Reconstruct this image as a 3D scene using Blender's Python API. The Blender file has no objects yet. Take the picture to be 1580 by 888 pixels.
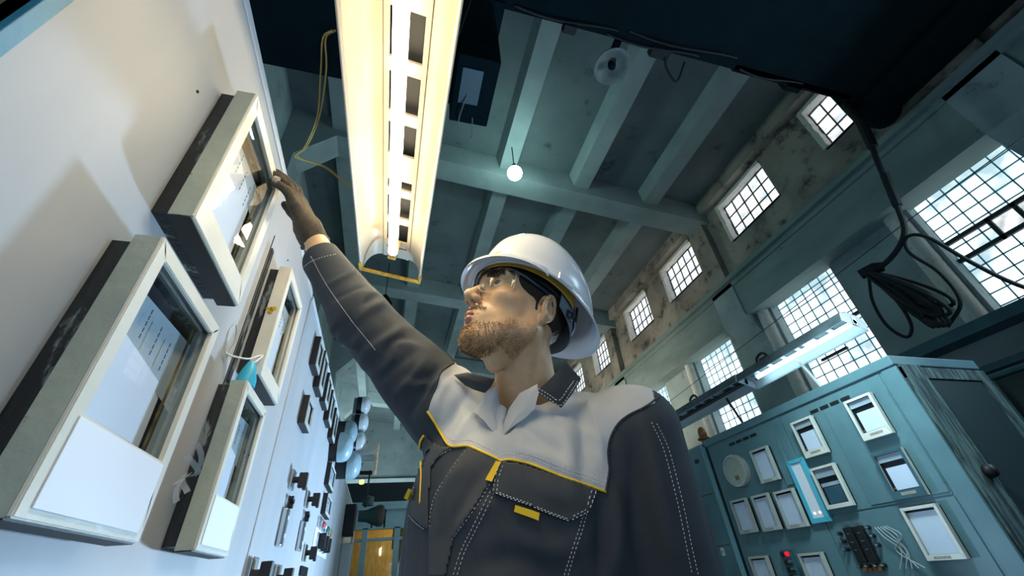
import bpy, bmesh, math, random
import numpy as np
from mathutils import Vector, Matrix, Euler
from mathutils.bvhtree import BVHTree
random.seed(7); np.random.seed(7)
scene = bpy.context.scene
COL = scene.collection

# ------------------------------------------------------------------ camera
FPX = 637.3
CAM = np.array([0.0, 0.0, 1.2])
_az, _el, _ro = math.radians(17.6234), math.radians(35.0727), math.radians(-5.1125)
_f = np.array([math.sin(_az)*math.cos(_el), math.cos(_az)*math.cos(_el), math.sin(_el)])
_r = np.cross(_f, [0, 0, 1]); _r /= np.linalg.norm(_r); _u = np.cross(_r, _f)
CR = _r*math.cos(_ro)+_u*math.sin(_ro); CU = -_r*math.sin(_ro)+_u*math.cos(_ro); CF = _f
cd = bpy.data.cameras.new('camera'); cam = bpy.data.objects.new('camera', cd); COL.objects.link(cam)
cd.sensor_width = 36; cd.sensor_fit = 'HORIZONTAL'; cd.lens = FPX/1580*36; cd.clip_start = 0.02; cd.clip_end = 200
cam.matrix_world = Matrix(((CR[0], CU[0], -CF[0], CAM[0]), (CR[1], CU[1], -CF[1], CAM[1]), (CR[2], CU[2], -CF[2], CAM[2]), (0, 0, 0, 1)))
scene.camera = cam

# ------------------------------------------------------------------ colour management, world, lights
scene.view_settings.view_transform = 'Standard'; scene.view_settings.look = 'None'
scene.view_settings.gamma = 1; scene.view_settings.use_curve_mapping = False
scene.view_settings.exposure = 0.0
world = bpy.data.worlds.new('world'); scene.world = world; world.use_nodes = True
bg = world.node_tree.nodes['Background']
bg.inputs[0].default_value = (0.10, 0.42, 0.60, 1); bg.inputs[1].default_value = 0.05
scene.cycles.max_bounces = 6; scene.cycles.diffuse_bounces = 3; scene.cycles.glossy_bounces = 3
scene.cycles.transparent_max_bounces = 12
scene.cycles.sample_clamp_indirect = 4

def light(name, kind, loc, target, power, color, size=0.2, size_y=None, spot=None, blend=0.3):
    l = bpy.data.lights.new(name, kind); l.energy = power; l.color = color
    if kind == 'AREA':
        l.size = size
        if size_y: l.shape = 'RECTANGLE'; l.size_y = size_y
    else:
        l.shadow_soft_size = size
    if kind == 'SPOT': l.spot_size = math.radians(spot); l.spot_blend = blend
    o = bpy.data.objects.new(name, l); COL.objects.link(o); o.location = loc
    o.rotation_euler = (Vector(target)-Vector(loc)).to_track_quat('-Z', 'Y').to_euler()
    return o
# unseen lights: a backlight behind the worker, the rest added as fill
light('light_behind_worker', 'AREA', (1.35, 3.4, 0.95), (-0.35, 0.5, 1.7), 115, (0.50, 0.74, 1.0), 0.22)
light('light_open_bay', 'AREA', (0.7, -1.3, 1.5), (0.1, 1.0, 1.35), 9, (0.60, 0.80, 1.0), 0.9)  # added cool fill on the worker from behind the viewer
light('light_right_windows', 'AREA', (4.9, 0.3, 3.7), (0.3, 0.9, 1.4), 75, (0.55, 0.80, 1.0), 1.0)  # added cool fill, standing in for daylight off the right windows
light('light_right_cabinet', 'SPOT', (2.35, 1.55, 3.1), (3.3, 2.25, 2.0), 230, (0.70, 0.94, 1.0), 0.25, None, 60, 1.0)  # added spot brightening the upper right of the teal cabinet
light('light_far_bay', 'SPOT', (1.2, 9.5, 2.2), (5.4, 8.2, 5.8), 2600, (1.0, 0.86, 0.66), 0.5, None, 75, 0.9)  # added warm spot brightening the far upper right wall
light('light_ceiling_wash', 'AREA', (1.5, 5.5, 1.5), (1.2, 6.5, 7.0), 15, (0.55, 0.82, 0.90), 2.0)  # added upward fill brightening roof and beams

light('light_far_end', 'AREA', (-0.6, 14.0, 2.6), (0.0, 19.6, 6.0), 420, (0.70, 0.90, 0.95), 1.5)  # added fill brightening the far wall
light('light_left_wall', 'AREA', (2.8, 7.5, 3.2), (-1.6, 12.0, 6.6), 60, (0.60, 0.85, 0.95), 1.2)  # added fill brightening the left wall and its columns
# ------------------------------------------------------------------ materials
def _n(nt, t, **k):
    n = nt.nodes.new(t)
    for a, b in k.items(): setattr(n, a, b)
    return n
MATS = {}
def mat(name, col, rough=0.5, metal=0.0, col2=None, nscale=6.0, nlo=0.35, nhi=0.65, col3=None, n3=14.0, t3=(0.60, 0.70),
        bump=0.0, bscale=40.0, emit=None, estr=0.0, spec=0.5, stretch=None, trans=0.0, alpha=1.0, ior=1.45, coat=0.0, sss=0.0, rough2=None):
    if name in MATS: return MATS[name]
    m = bpy.data.materials.new(name); m.use_nodes = True; nt = m.node_tree
    b = nt.nodes['Principled BSDF']
    b.inputs['Base Color'].default_value = (*col, 1); b.inputs['Roughness'].default_value = rough
    b.inputs['Metallic'].default_value = metal; b.inputs['Specular IOR Level'].default_value = spec
    b.inputs['IOR'].default_value = ior
    b.inputs['Transmission Weight'].default_value = trans; b.inputs['Alpha'].default_value = alpha
    b.inputs['Coat Weight'].default_value = coat
    if sss: b.inputs['Subsurface Weight'].default_value = sss; b.inputs['Subsurface Scale'].default_value = 0.01
    tc = _n(nt, 'ShaderNodeTexCoord'); mp = _n(nt, 'ShaderNodeMapping')
    nt.links.new(tc.outputs['Object'], mp.inputs[0])
    if stretch: mp.inputs['Scale'].default_value = stretch
    src = None
    if col2 is not None:
        no = _n(nt, 'ShaderNodeTexNoise'); no.inputs['Scale'].default_value = nscale; no.inputs['Detail'].default_value = 6
        nt.links.new(mp.outputs[0], no.inputs['Vector'])
        rp = _n(nt, 'ShaderNodeValToRGB'); rp.color_ramp.elements[0].position = nlo; rp.color_ramp.elements[1].position = nhi
        rp.color_ramp.elements[0].color = (*col, 1); rp.color_ramp.elements[1].color = (*col2, 1)
        nt.links.new(no.outputs['Fac'], rp.inputs[0]); src = rp.outputs[0]
        if rough2 is not None:
            rr = _n(nt, 'ShaderNodeMapRange'); rr.inputs['From Min'].default_value = nlo; rr.inputs['From Max'].default_value = nhi
            rr.inputs['To Min'].default_value = rough; rr.inputs['To Max'].default_value = rough2
            nt.links.new(no.outputs['Fac'], rr.inputs['Value']); nt.links.new(rr.outputs[0], b.inputs['Roughness'])
    if col3 is not None:
        no = _n(nt, 'ShaderNodeTexNoise'); no.inputs['Scale'].default_value = n3; no.inputs['Detail'].default_value = 9; no.inputs['Roughness'].default_value = 0.65
        nt.links.new(mp.outputs[0], no.inputs['Vector'])
        rp = _n(nt, 'ShaderNodeMapRange'); rp.inputs['From Min'].default_value = t3[0]; rp.inputs['From Max'].default_value = t3[1]
        nt.links.new(no.outputs['Fac'], rp.inputs['Value'])
        mx = _n(nt, 'ShaderNodeMix', data_type='RGBA'); nt.links.new(rp.outputs[0], mx.inputs['Factor'])
        if src: nt.links.new(src, mx.inputs['A'])
        else: mx.inputs['A'].default_value = (*col, 1)
        mx.inputs['B'].default_value = (*col3, 1); src = mx.outputs['Result']
    if src: nt.links.new(src, b.inputs['Base Color'])
    if bump:
        no = _n(nt, 'ShaderNodeTexNoise'); no.inputs['Scale'].default_value = bscale; no.inputs['Detail'].default_value = 5
        nt.links.new(mp.outputs[0], no.inputs['Vector'])
        bp = _n(nt, 'ShaderNodeBump'); bp.inputs['Strength'].default_value = bump; bp.inputs['Distance'].default_value = 0.01
        nt.links.new(no.outputs['Fac'], bp.inputs['Height']); nt.links.new(bp.outputs[0], b.inputs['Normal'])
    if emit is not None:
        b.inputs['Emission Color'].default_value = (*emit, 1); b.inputs['Emission Strength'].default_value = estr
    MATS[name] = m
    return m

M = dict(
 panel=mat('pale painted steel', (0.46, 0.475, 0.50), 0.45, spec=0.3, col2=(0.37, 0.40, 0.43), nscale=3.0, col3=(0.50, 0.49, 0.44), n3=7.0, t3=(0.66, 0.80), bump=0.10, bscale=9, stretch=(1, 1, 0.35), rough2=0.58),
 panel_edge=mat('pale painted steel edge', (0.62, 0.65, 0.68), 0.45, bump=0.1, bscale=30),
 recess=mat('blue painted recess', (0.03, 0.22, 0.36), 0.5, bump=0.1),
 frame=mat('cream enamel frame', (0.66, 0.66, 0.58), 0.35, col2=(0.72, 0.72, 0.66), nscale=9, col3=(0.10, 0.07, 0.03), n3=16, t3=(0.69, 0.73), bump=0.1, bscale=60),
 frame_side=mat('worn grey green enamel', (0.42, 0.47, 0.40), 0.5, col2=(0.30, 0.36, 0.34), nscale=8, col3=(0.04, 0.03, 0.02), n3=18, t3=(0.64, 0.68), bump=0.2, bscale=50),
 frame_grey=mat('grey enamel frame', (0.46, 0.50, 0.47), 0.4, col2=(0.54, 0.57, 0.53), nscale=9, col3=(0.12, 0.09, 0.05), n3=22, t3=(0.70, 0.74), bump=0.1, bscale=60),
 housing=mat('chipped black housing', (0.012, 0.016, 0.02), 0.5, col2=(0.02, 0.025, 0.03), nscale=7, col3=(0.20, 0.24, 0.25), n3=9, t3=(0.56, 0.60), bump=0.3, bscale=50, stretch=(2, 2, 0.6)),
 blackmat=mat('matt black', (0.010, 0.012, 0.015), 0.55),
 brass=mat('ochre worn strip', (0.42, 0.27, 0.05), 0.5, col2=(0.05, 0.03, 0.01), nscale=30),
 paper=mat('chart paper', (0.78, 0.82, 0.88), 0.6),
 scalepl=mat('scale plate', (0.46, 0.53, 0.55), 0.5, col2=(0.38, 0.45, 0.47), nscale=9),
 ink=mat('ink', (0.05, 0.08, 0.12), 0.6),
 glass=None, chrome=mat('chrome', (0.62, 0.66, 0.70), 0.25, 1.0),
 teal=mat('teal painted steel', (0.12, 0.235, 0.265), 0.42, col2=(0.095, 0.195, 0.225), nscale=4, col3=(0.04, 0.10, 0.12), n3=9, t3=(0.66, 0.76), bump=0.12, bscale=25),
 teal_dark=mat('darker teal painted steel', (0.045, 0.13, 0.16), 0.5, col2=(0.03, 0.095, 0.12), nscale=5, bump=0.1, bscale=25),
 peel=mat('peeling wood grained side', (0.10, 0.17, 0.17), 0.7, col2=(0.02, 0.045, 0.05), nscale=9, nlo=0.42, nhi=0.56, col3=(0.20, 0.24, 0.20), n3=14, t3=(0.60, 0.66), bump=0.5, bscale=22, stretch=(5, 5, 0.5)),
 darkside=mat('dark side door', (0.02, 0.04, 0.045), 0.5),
 bluefr=mat('bright blue enamel', (0.10, 0.50, 0.66), 0.4),
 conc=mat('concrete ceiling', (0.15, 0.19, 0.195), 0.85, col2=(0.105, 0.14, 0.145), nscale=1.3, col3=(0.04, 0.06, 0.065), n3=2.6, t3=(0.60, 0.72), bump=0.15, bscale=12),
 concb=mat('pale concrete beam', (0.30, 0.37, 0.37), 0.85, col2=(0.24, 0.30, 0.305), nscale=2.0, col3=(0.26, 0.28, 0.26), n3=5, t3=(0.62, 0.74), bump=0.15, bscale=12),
 wall=mat('stained plaster wall', (0.38, 0.35, 0.295), 0.9, col2=(0.20, 0.19, 0.165), nscale=1.8, col3=(0.055, 0.052, 0.048), n3=3.6, t3=(0.54, 0.68), bump=0.25, bscale=14),
 wallblue=mat('pale lower wall', (0.36, 0.45, 0.46), 0.85, col2=(0.26, 0.34, 0.35), nscale=2.0, col3=(0.14, 0.17, 0.18), n3=4, t3=(0.60, 0.75), bump=0.15, bscale=14),
 runway=mat('runway beam concrete', (0.26, 0.34, 0.33), 0.85, col2=(0.19, 0.26, 0.25), nscale=2.2, col3=(0.13, 0.15, 0.14), n3=6, t3=(0.62, 0.72), bump=0.3, bscale=10, stretch=(1, 0.4, 1.5)),
 plaster=mat('white plaster reveal', (0.72, 0.72, 0.68), 0.8, col2=(0.5, 0.46, 0.38), nscale=14, nlo=0.55, nhi=0.75, bump=0.4, bscale=30),
 iron=mat('dark window iron', (0.02, 0.04, 0.05), 0.6),
 grout=mat('teal grout', (0.22, 0.52, 0.60), 0.8),
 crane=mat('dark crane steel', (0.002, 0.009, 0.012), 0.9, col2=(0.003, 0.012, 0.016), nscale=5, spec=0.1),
 rubber=mat('black cable rubber', (0.006, 0.010, 0.013), 0.7),
 floor=mat('worn floor', (0.16, 0.17, 0.17), 0.7, col2=(0.10, 0.11, 0.11), nscale=3),
 enamel=mat('white reflector enamel', (0.50, 0.46, 0.38), 0.35, col2=(0.42, 0.37, 0.28), nscale=9, col3=(0.45, 0.30, 0.08), n3=11, t3=(0.66, 0.74), bump=0.25, bscale=14, stretch=(1, 0.5, 1)),
 enamel_yel=mat('yellowed enamel strip', (0.75, 0.48, 0.06), 0.5, col2=(0.45, 0.26, 0.03), nscale=30, bump=0.3, bscale=60),
 lamp_back=mat('grey lamp housing', (0.10, 0.14, 0.15), 0.6, col2=(0.06, 0.09, 0.10), nscale=8),
 tube=mat('lit tube warm', (1, 1, 1), 0.4, emit=(1.0, 0.80, 0.52), estr=15),
 tube_cool=mat('lit tube cool', (1, 1, 1), 0.4, emit=(0.62, 0.90, 1.0), estr=9),
 bulb=mat('lit bulb', (1, 1, 1), 0.4, emit=(0.62, 1.0, 0.92), estr=70),
 wire_y=mat('yellowed wire', (0.50, 0.36, 0.10), 0.5),
 amber=mat('brown beacon glass', (0.22, 0.08, 0.025), 0.25),
 greyplastic=mat('grey plastic', (0.42, 0.50, 0.54), 0.4),
 siren=mat('blue grey bell', (0.30, 0.44, 0.50), 0.35),
 red=mat('red button', (0.8, 0.01, 0.02), 0.35, emit=(1, 0.02, 0.03), estr=0.6),
 bluecap=mat('bright blue cap', (0.03, 0.42, 0.66), 0.4),
 rust=mat('rust', (0.20, 0.09, 0.03), 0.8),
 wood=mat('ochre wood', (0.50, 0.33, 0.08), 0.5, col2=(0.35, 0.22, 0.05), nscale=8, stretch=(6, 6, 1)),
 kiosk=mat('pale blue painted timber', (0.34, 0.50, 0.56), 0.6, col2=(0.28, 0.43, 0.49), nscale=6),
 foil=mat('clear tape', (0.6, 0.68, 0.74), 0.15, alpha=0.55),
)
def glassmat(name, tint=(0.9, 0.95, 1.0), w=0.12, rough=0.03):
    m = bpy.data.materials.new(name); m.use_nodes = True; nt = m.node_tree
    for n in list(nt.nodes): nt.nodes.remove(n)
    o = _n(nt, 'ShaderNodeOutputMaterial'); t = _n(nt, 'ShaderNodeBsdfTransparent'); g = _n(nt, 'ShaderNodeBsdfGlossy'); x = _n(nt, 'ShaderNodeMixShader')
    t.inputs[0].default_value = (*tint, 1); g.inputs['Roughness'].default_value = rough
    f = _n(nt, 'ShaderNodeLayerWeight'); f.inputs['Blend'].default_value = 0.5
    q = _n(nt, 'ShaderNodeMath', operation='POWER'); q.inputs[1].default_value = 4.5; nt.links.new(f.outputs['Facing'], q.inputs[0])
    a = _n(nt, 'ShaderNodeMath', operation='ADD'); a.inputs[1].default_value = w; nt.links.new(q.outputs[0], a.inputs[0])
    nt.links.new(a.outputs[0], x.inputs[0]); nt.links.new(t.outputs[0], x.inputs[1]); nt.links.new(g.outputs[0], x.inputs[2]); nt.links.new(x.outputs[0], o.inputs[0])
    MATS[name] = m
    return m
M['glass'] = glassmat('clear glass', w=0.03)
M['lens'] = glassmat('spectacle lens', (0.93, 0.95, 0.93), 0.02, 0.02)
def skylit(name, c1, c2, s1, s2, scale):
    """bright overcast sky seen through patchy frosted glass"""
    m = bpy.data.materials.new(name); m.use_nodes = True; nt = m.node_tree
    b = nt.nodes['Principled BSDF']; b.inputs['Base Color'].default_value = (0.3, 0.36, 0.4, 1); b.inputs['Roughness'].default_value = 0.25
    tc = _n(nt, 'ShaderNodeTexCoord'); no = _n(nt, 'ShaderNodeTexNoise'); no.inputs['Scale'].default_value = scale; no.inputs['Detail'].default_value = 4
    nt.links.new(tc.outputs['Object'], no.inputs['Vector'])
    rp = _n(nt, 'ShaderNodeValToRGB'); rp.color_ramp.elements[0].position = 0.36; rp.color_ramp.elements[1].position = 0.56
    rp.color_ramp.elements[0].color = (*[c*s1 for c in c1], 1); rp.color_ramp.elements[1].color = (*[c*s2 for c in c2], 1)
    nt.links.new(no.outputs['Fac'], rp.inputs[0]); nt.links.new(rp.outputs[0], b.inputs['Emission Color']); b.inputs['Emission Strength'].default_value = 1
    MATS[name] = m
    return m
M['sky_small'] = skylit('sky through small panes', (0.80, 0.90, 0.98), (1, 1, 1), 0.85, 1.35, 6)
M['sky_block'] = skylit('sky through glass blocks', (0.55, 0.78, 0.86), (0.93, 0.98, 1.0), 0.95, 1.75, 2.2)
M['sky_open'] = skylit('sky through open vent', (0.70, 0.76, 0.78), (1, 1, 1), 0.8, 1.1, 9)

# ------------------------------------------------------------------ mesh helpers
def link(name, bm, m, parent=None, smooth=False, label=None, auto=None):
    me = bpy.data.meshes.new(name)
    bmesh.ops.recalc_face_normals(bm, faces=bm.faces)
    bm.to_mesh(me); bm.free()
    ms = m if isinstance(m, (list, tuple)) else [m]
    for k in ms: me.materials.append(k)
    if smooth:
        for p in me.polygons: p.use_smooth = True
        if auto:
            try: me.set_sharp_from_angle(angle=math.radians(auto))
            except Exception: pass
    o = bpy.data.objects.new(name, me); COL.objects.link(o)
    if parent: o.parent = parent
    if label: o['label'] = label
    return o
def thing(name, label, cat, loc=(0, 0, 0), rz=0, group=None):
    o = bpy.data.objects.new(name, None); COL.objects.link(o); o.location = loc; o.rotation_euler = (0, 0, rz)
    o.empty_display_size = 0.05
    return tag(o, label, cat, group)
def tag(o, label, cat, group=None):
    o['label'] = label; o['category'] = cat
    if group: o['group'] = group
    return o
def struct(o, label=None):
    o['kind'] = 'structure'
    if label: o['label'] = label
    return o
def B(bm, x0, x1, y0, y1, z0, z1, mi=0, bev=0):
    vs = [bm.verts.new(p) for p in [(x0, y0, z0), (x1, y0, z0), (x1, y1, z0), (x0, y1, z0), (x0, y0, z1), (x1, y0, z1), (x1, y1, z1), (x0, y1, z1)]]
    fs = [bm.faces.new([vs[i] for i in q]) for q in [(0, 3, 2, 1), (4, 5, 6, 7), (0, 1, 5, 4), (1, 2, 6, 5), (2, 3, 7, 6), (3, 0, 4, 7)]]
    for f in fs: f.material_index = mi
    if bev:
        es = list({e for f in fs for e in f.edges})
        bmesh.ops.bevel(bm, geom=es, offset=bev, segments=2, affect='EDGES', profile=0.5)
    return bm
def box(x0, x1, y0, y1, z0, z1, bev=0): return B(bmesh.new(), x0, x1, y0, y1, z0, z1, 0, bev)
def rings(bm, pts_rings, close_ring=True, cap=True, mi=0):
    rs = [[bm.verts.new(p) for p in r] for r in pts_rings]
    n = len(rs[0])
    for a, b in zip(rs[:-1], rs[1:]):
        for i in range(n if close_ring else n-1):
            f = bm.faces.new((a[i], a[(i+1) % n], b[(i+1) % n], b[i])); f.material_index = mi
    if cap and close_ring:
        for r in (rs[0], rs[-1]):
            try: bm.faces.new(r).material_index = mi
            except Exception: pass
    return bm
def tube(bm, pts, r, n=8, mi=0, cap=True):
    pts = [Vector(p) for p in pts]
    rr = r if hasattr(r, '__len__') else [r]*len(pts)
    out = []; up = None
    for i, p in enumerate(pts):
        d = (pts[min(i+1, len(pts)-1)]-pts[max(i-1, 0)])
        if d.length < 1e-9: d = Vector((0, 0, 1))
        d.normalize()
        if up is None: up = d.orthogonal().normalized()
        up = (up-d*up.dot(d))
        if up.length < 1e-6: up = d.orthogonal()
        up.normalize(); s = d.cross(up)
        out.append([p+(up*math.cos(a)+s*math.sin(a))*rr[i] for a in [2*math.pi*k/n for k in range(n)]])
    return rings(bm, out, cap=cap, mi=mi)
def lathe(bm, prof, base=(0, 0, 0), axis='Z', n=20, mi=0):
    """prof: list of (radius, height)"""
    out = []
    for r, h in prof:
        ring = []
        for k in range(n):
            a = 2*math.pi*k/n; x, y = max(r, 1e-4)*math.cos(a), max(r, 1e-4)*math.sin(a)
            p = {'Z': (x, y, h), 'X': (h, x, y), 'Y': (x, h, y)}[axis]
            ring.append((p[0]+base[0], p[1]+base[1], p[2]+base[2]))
        out.append(ring)
    return rings(bm, out, mi=mi)
def spline(pts, n=8):
    pts = [np.array(p, float) for p in pts]; o = []
    P = [2*pts[0]-pts[1]]+pts+[2*pts[-1]-pts[-2]]
    for i in range(1, len(P)-2):
        for k in range(n):
            t = k/n; a, b, c, d = P[i-1], P[i], P[i+1], P[i+2]
            o.append(0.5*((2*b)+(-a+c)*t+(2*a-5*b+4*c-d)*t*t+(-a+3*b-3*c+d)*t**3))
    o.append(pts[-1]); return o
def frame_bm(y0, y1, z0, z1, x0, x1, wl, wr, wt, wb, bev=0.0):
    """rectangular frame in the YZ plane, x0..x1 thick"""
    bm = bmesh.new()
    o = [(y0, z0), (y1, z0), (y1, z1), (y0, z1)]; i = [(y0+wl, z0+wb), (y1-wr, z0+wb), (y1-wr, z1-wt), (y0+wl, z1-wt)]
    vo = {}; 
    for nm, L in (('o', o), ('i', i)):
        for xi, x in enumerate((x0, x1)):
            vo[nm, xi] = [bm.verts.new((x, a, b)) for a, b in L]
    for k in range(4):
        j = (k+1) % 4
        bm.faces.new((vo['o', 0][k], vo['o', 0][j], vo['i', 0][j], vo['i', 0][k]))
        bm.faces.new((vo['o', 1][k], vo['o', 1][j], vo['i', 1][j], vo['i', 1][k]))
        bm.faces.new((vo['o', 0][k], vo['o', 0][j], vo['o', 1][j], vo['o', 1][k]))
        bm.faces.new((vo['i', 0][k], vo['i', 0][j], vo['i', 1][j], vo['i', 1][k]))
    if bev:
        es = [e for e in bm.edges if all(abs(v.co.x-x1) < 1e-6 for v in e.verts) or all(v in vo['o', 0]+vo['o', 1] for v in e.verts)]
        bmesh.ops.bevel(bm, geom=es, offset=bev, segments=2, affect='EDGES')
    return bm

# ------------------------------------------------------------------ the room
XW = 5.4            # upper wall plane
XP = 5.78           # window panes
YB, YN = 19.6, -3.0
XL = -2.0
def roofz(x, lo=0.0): return 7.34-0.112*(x-0.4)-lo
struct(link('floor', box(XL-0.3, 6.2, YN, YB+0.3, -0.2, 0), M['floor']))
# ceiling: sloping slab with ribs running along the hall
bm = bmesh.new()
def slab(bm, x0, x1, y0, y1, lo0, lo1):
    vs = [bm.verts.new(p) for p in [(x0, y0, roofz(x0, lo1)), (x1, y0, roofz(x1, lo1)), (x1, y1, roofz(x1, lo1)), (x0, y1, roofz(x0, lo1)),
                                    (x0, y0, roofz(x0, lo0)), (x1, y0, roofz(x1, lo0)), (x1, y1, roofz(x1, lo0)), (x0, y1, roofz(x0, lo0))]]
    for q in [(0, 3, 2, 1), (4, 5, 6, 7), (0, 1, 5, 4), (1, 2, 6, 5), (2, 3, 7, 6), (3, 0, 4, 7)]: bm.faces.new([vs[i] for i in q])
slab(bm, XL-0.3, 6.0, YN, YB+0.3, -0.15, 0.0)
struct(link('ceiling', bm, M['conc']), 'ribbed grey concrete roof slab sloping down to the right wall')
ribs = [-1.35, 0.02, 1.37, 2.72, 4.07]
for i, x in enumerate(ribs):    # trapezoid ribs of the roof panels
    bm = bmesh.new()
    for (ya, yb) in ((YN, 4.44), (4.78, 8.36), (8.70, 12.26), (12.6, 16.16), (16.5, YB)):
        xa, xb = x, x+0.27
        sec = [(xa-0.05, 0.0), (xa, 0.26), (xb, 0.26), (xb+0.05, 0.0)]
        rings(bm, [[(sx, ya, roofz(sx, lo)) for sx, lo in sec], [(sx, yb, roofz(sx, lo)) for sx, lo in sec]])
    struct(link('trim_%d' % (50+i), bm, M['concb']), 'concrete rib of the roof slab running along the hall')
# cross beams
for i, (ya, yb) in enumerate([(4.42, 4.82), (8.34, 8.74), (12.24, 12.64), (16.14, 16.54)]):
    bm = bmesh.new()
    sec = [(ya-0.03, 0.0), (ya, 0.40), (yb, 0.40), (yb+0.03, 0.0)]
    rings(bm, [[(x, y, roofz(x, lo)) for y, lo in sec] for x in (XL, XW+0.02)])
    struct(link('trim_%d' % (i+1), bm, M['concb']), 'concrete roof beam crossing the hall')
# right wall, upper part with small window openings
sw = [(-0.05, 0.85), (1.22, 2.24), (3.08, 4.15), (5.03, 6.08), (6.80, 7.80), (8.95, 9.85), (10.7, 11.6), (12.9, 13.8), (14.7, 15.6), (16.9, 17.8)]
bm = bmesh.new()
def wallrow(bm, x0, x1, ys, ye, opens, z0, zo0, zo1, z1):
    y = ys
    for a, b in opens:
        B(bm, x0, x1, y, a, z0, z1)
        B(bm, x0, x1, a, b, z0, zo0); B(bm, x0, x1, a, b, zo1, z1)
        y = b
    B(bm, x0, x1, y, ye, z0, z1)
wallrow(bm, XW, 6.0, YN, YB, sw, 5.1, 5.70, 6.50, 7.0)
struct(link('wall_right_upper', bm, M['wall']), 'stained plaster upper wall with small windows')
# lower right wall with tall glass block openings
bw = [(-1.05, -0.02), (1.04, 2.10), (3.18, 4.26), (5.24, 6.28), (7.36, 8.22), (9.4, 10.3), (11.5, 12.4), (13.6, 14.5), (15.6, 16.5)]
bm = bmesh.new()
wallrow(bm, 5.62, 6.0, YN, YB, bw, 0.0, 2.95, 4.64, 5.1)
struct(link('wall_right_lower', bm, M['wallblue']), 'grey blue lower wall behind the cabinets')
# cornice under roof, runway beam, its ledge
cz = roofz(XW)
struct(link('trim_5', box(5.22, XW, YN, YB, 6.56, 6.92, 0.01), M['wall']), 'cornice between ceiling and right wall')
bm = bmesh.new(); B(bm, 5.36, 5.70, YN, YB, 4.42, 5.06); B(bm, 5.26, 5.5, YN, YB, 5.06, 5.14); B(bm, 5.33, 5.4, YN, YB, 4.98, 5.06)
struct(link('trim_6', bm, M['runway']), 'cracked concrete crane runway beam along the right wall')
# pilasters on upper wall with pipes, lower columns with haunches
for i, y in enumerate((0.62, 4.5, 8.42, 12.32, 16.2)):
    bm = bmesh.new(); B(bm, 5.27, XW, y, y+0.36, 5.1, 6.6)
    struct(link('trim_%d' % (7+i*2), bm, M['wall']), 'shallow pilaster on the right wall')
    bm = bmesh.new()
    pr = [(5.60, 0.0), (5.66, 0.0), (5.66, 5.05), (5.33, 5.05), (5.33, 4.40), (5.60, 4.02)]
    rings(bm, [[(px_, yy, pz_) for px_, pz_ in pr] for yy in (y, y+0.50)])
    struct(link('trim_%d' % (8+i*2), bm, M['wallblue']), 'concrete column with haunch under the runway beam')
for i, (a, b) in enumerate(bw):   # slim jamb posts beside the glass block windows
    struct(link('trim_%d' % (20+i), lathe(bmesh.new(), [(0.10, 2.93), (0.10, 4.44)], (5.60, b+0.14, 0), n=14), M['plaster'], smooth=True, auto=40), 'pale round jamb post beside a glass block window')
# sill strips under the windows
bm = bmesh.new(); B(bm, 5.36, 5.62, YN, YB, 2.82, 2.93); B(bm, 5.50, 5.62, YN, YB, 2.50, 2.56)
struct(link('trim_30', bm, M['teal_dark']), 'dark sill running under the tall windows')
# remaining walls
struct(link('wall_left', box(XL-0.3, XL, YN, YB, 0, 7.9), M['wallblue']))
struct(link('wall_back', box(XL-0.3, 6.0, YB, YB+0.3, 0, 7.9), M['conc']))
bm = bmesh.new(); B(bm, XL, 5.6, YB-0.35, YB, 4.3, 5.0)
struct(link('trim_31', bm, M['concb']), 'ledge across the far wall')
for i, y in enumerate((4.42, 8.34, 12.24, 16.14)):
    bm = bmesh.new(); B(bm, XL, XL+0.22, y, y+0.4, 0, 7.2)
    rings(bm, [[(XL+0.22, y, 6.55), (XL+0.22, y, 7.2), (XL+0.75, y, 7.15)], [(XL+0.22, y+0.4, 6.55), (XL+0.22, y+0.4, 7.2), (XL+0.75, y+0.4, 7.15)]])
    struct(link('trim_%d' % (40+i), bm, M['concb']), 'concrete column with haunch on the left wall')

# ------------------------------------------------------------------ windows
wn = 0
for i, (a, b) in enumerate(sw):
    wn += 1
    w = bpy.data.objects.new('window_%d' % wn, None); COL.objects.link(w); w.location = (XW, (a+b)/2, 6.1); struct(w, 'small barred clerestory window in the stained upper wall')
    hy, z0, z1 = (b-a)/2, -0.40, 0.40
    bm = bmesh.new()
    # rough plaster reveal, thick at the far jamb and the head
    jit = lambda s: random.uniform(-s, s)
    rr = []
    for k in range(13):
        z = z0+(z1-z0)*k/12; th = 0.05+jit(0.012)
        rr.append([(-0.03, hy+0.02, z), (-0.03+jit(.004), hy-th, z), (0.30, hy-0.03, z), (0.30, hy+0.02, z)])
    rings(bm, rr)
    rr = []
    for k in range(13):
        y = -hy+2*hy*k/12; th = 0.04+jit(0.012)
        rr.append([(-0.03, y, z1+0.02), (-0.03, y, z1-th), (0.30, y, z1-0.03), (0.30, y, z1+0.02)])
    rings(bm, rr)
    B(bm, 0.0, 0.30, -hy-0.01, hy, z0-0.03, z0+0.01); B(bm, 0.02, 0.30, -hy-0.01, -hy+0.02, z0, z1)
    link('window_frame', bm, M['plaster'], w)
    bm = bmesh.new(); nx, nz = (5, 3)
    for k in range(nx+1):
        y = -hy+0.03+(2*hy-0.07)*k/nx; t = 0.016 if k in (0, nx) else 0.008
        B(bm, 0.115, 0.135, y-t, y+t, z0, z1)
    for k in range(nz+1):
        z = z0+0.02+(z1-z0-0.05)*k/nz; t = 0.016 if k in (0, nz) else 0.008
        B(bm, 0.11, 0.13, -hy, hy, z-t, z+t)
    link('grille', bm, M['iron'], w)
    link('glass', box(0.15, 0.16, -hy, hy, z0, z1), M['sky_small'], w)
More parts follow.
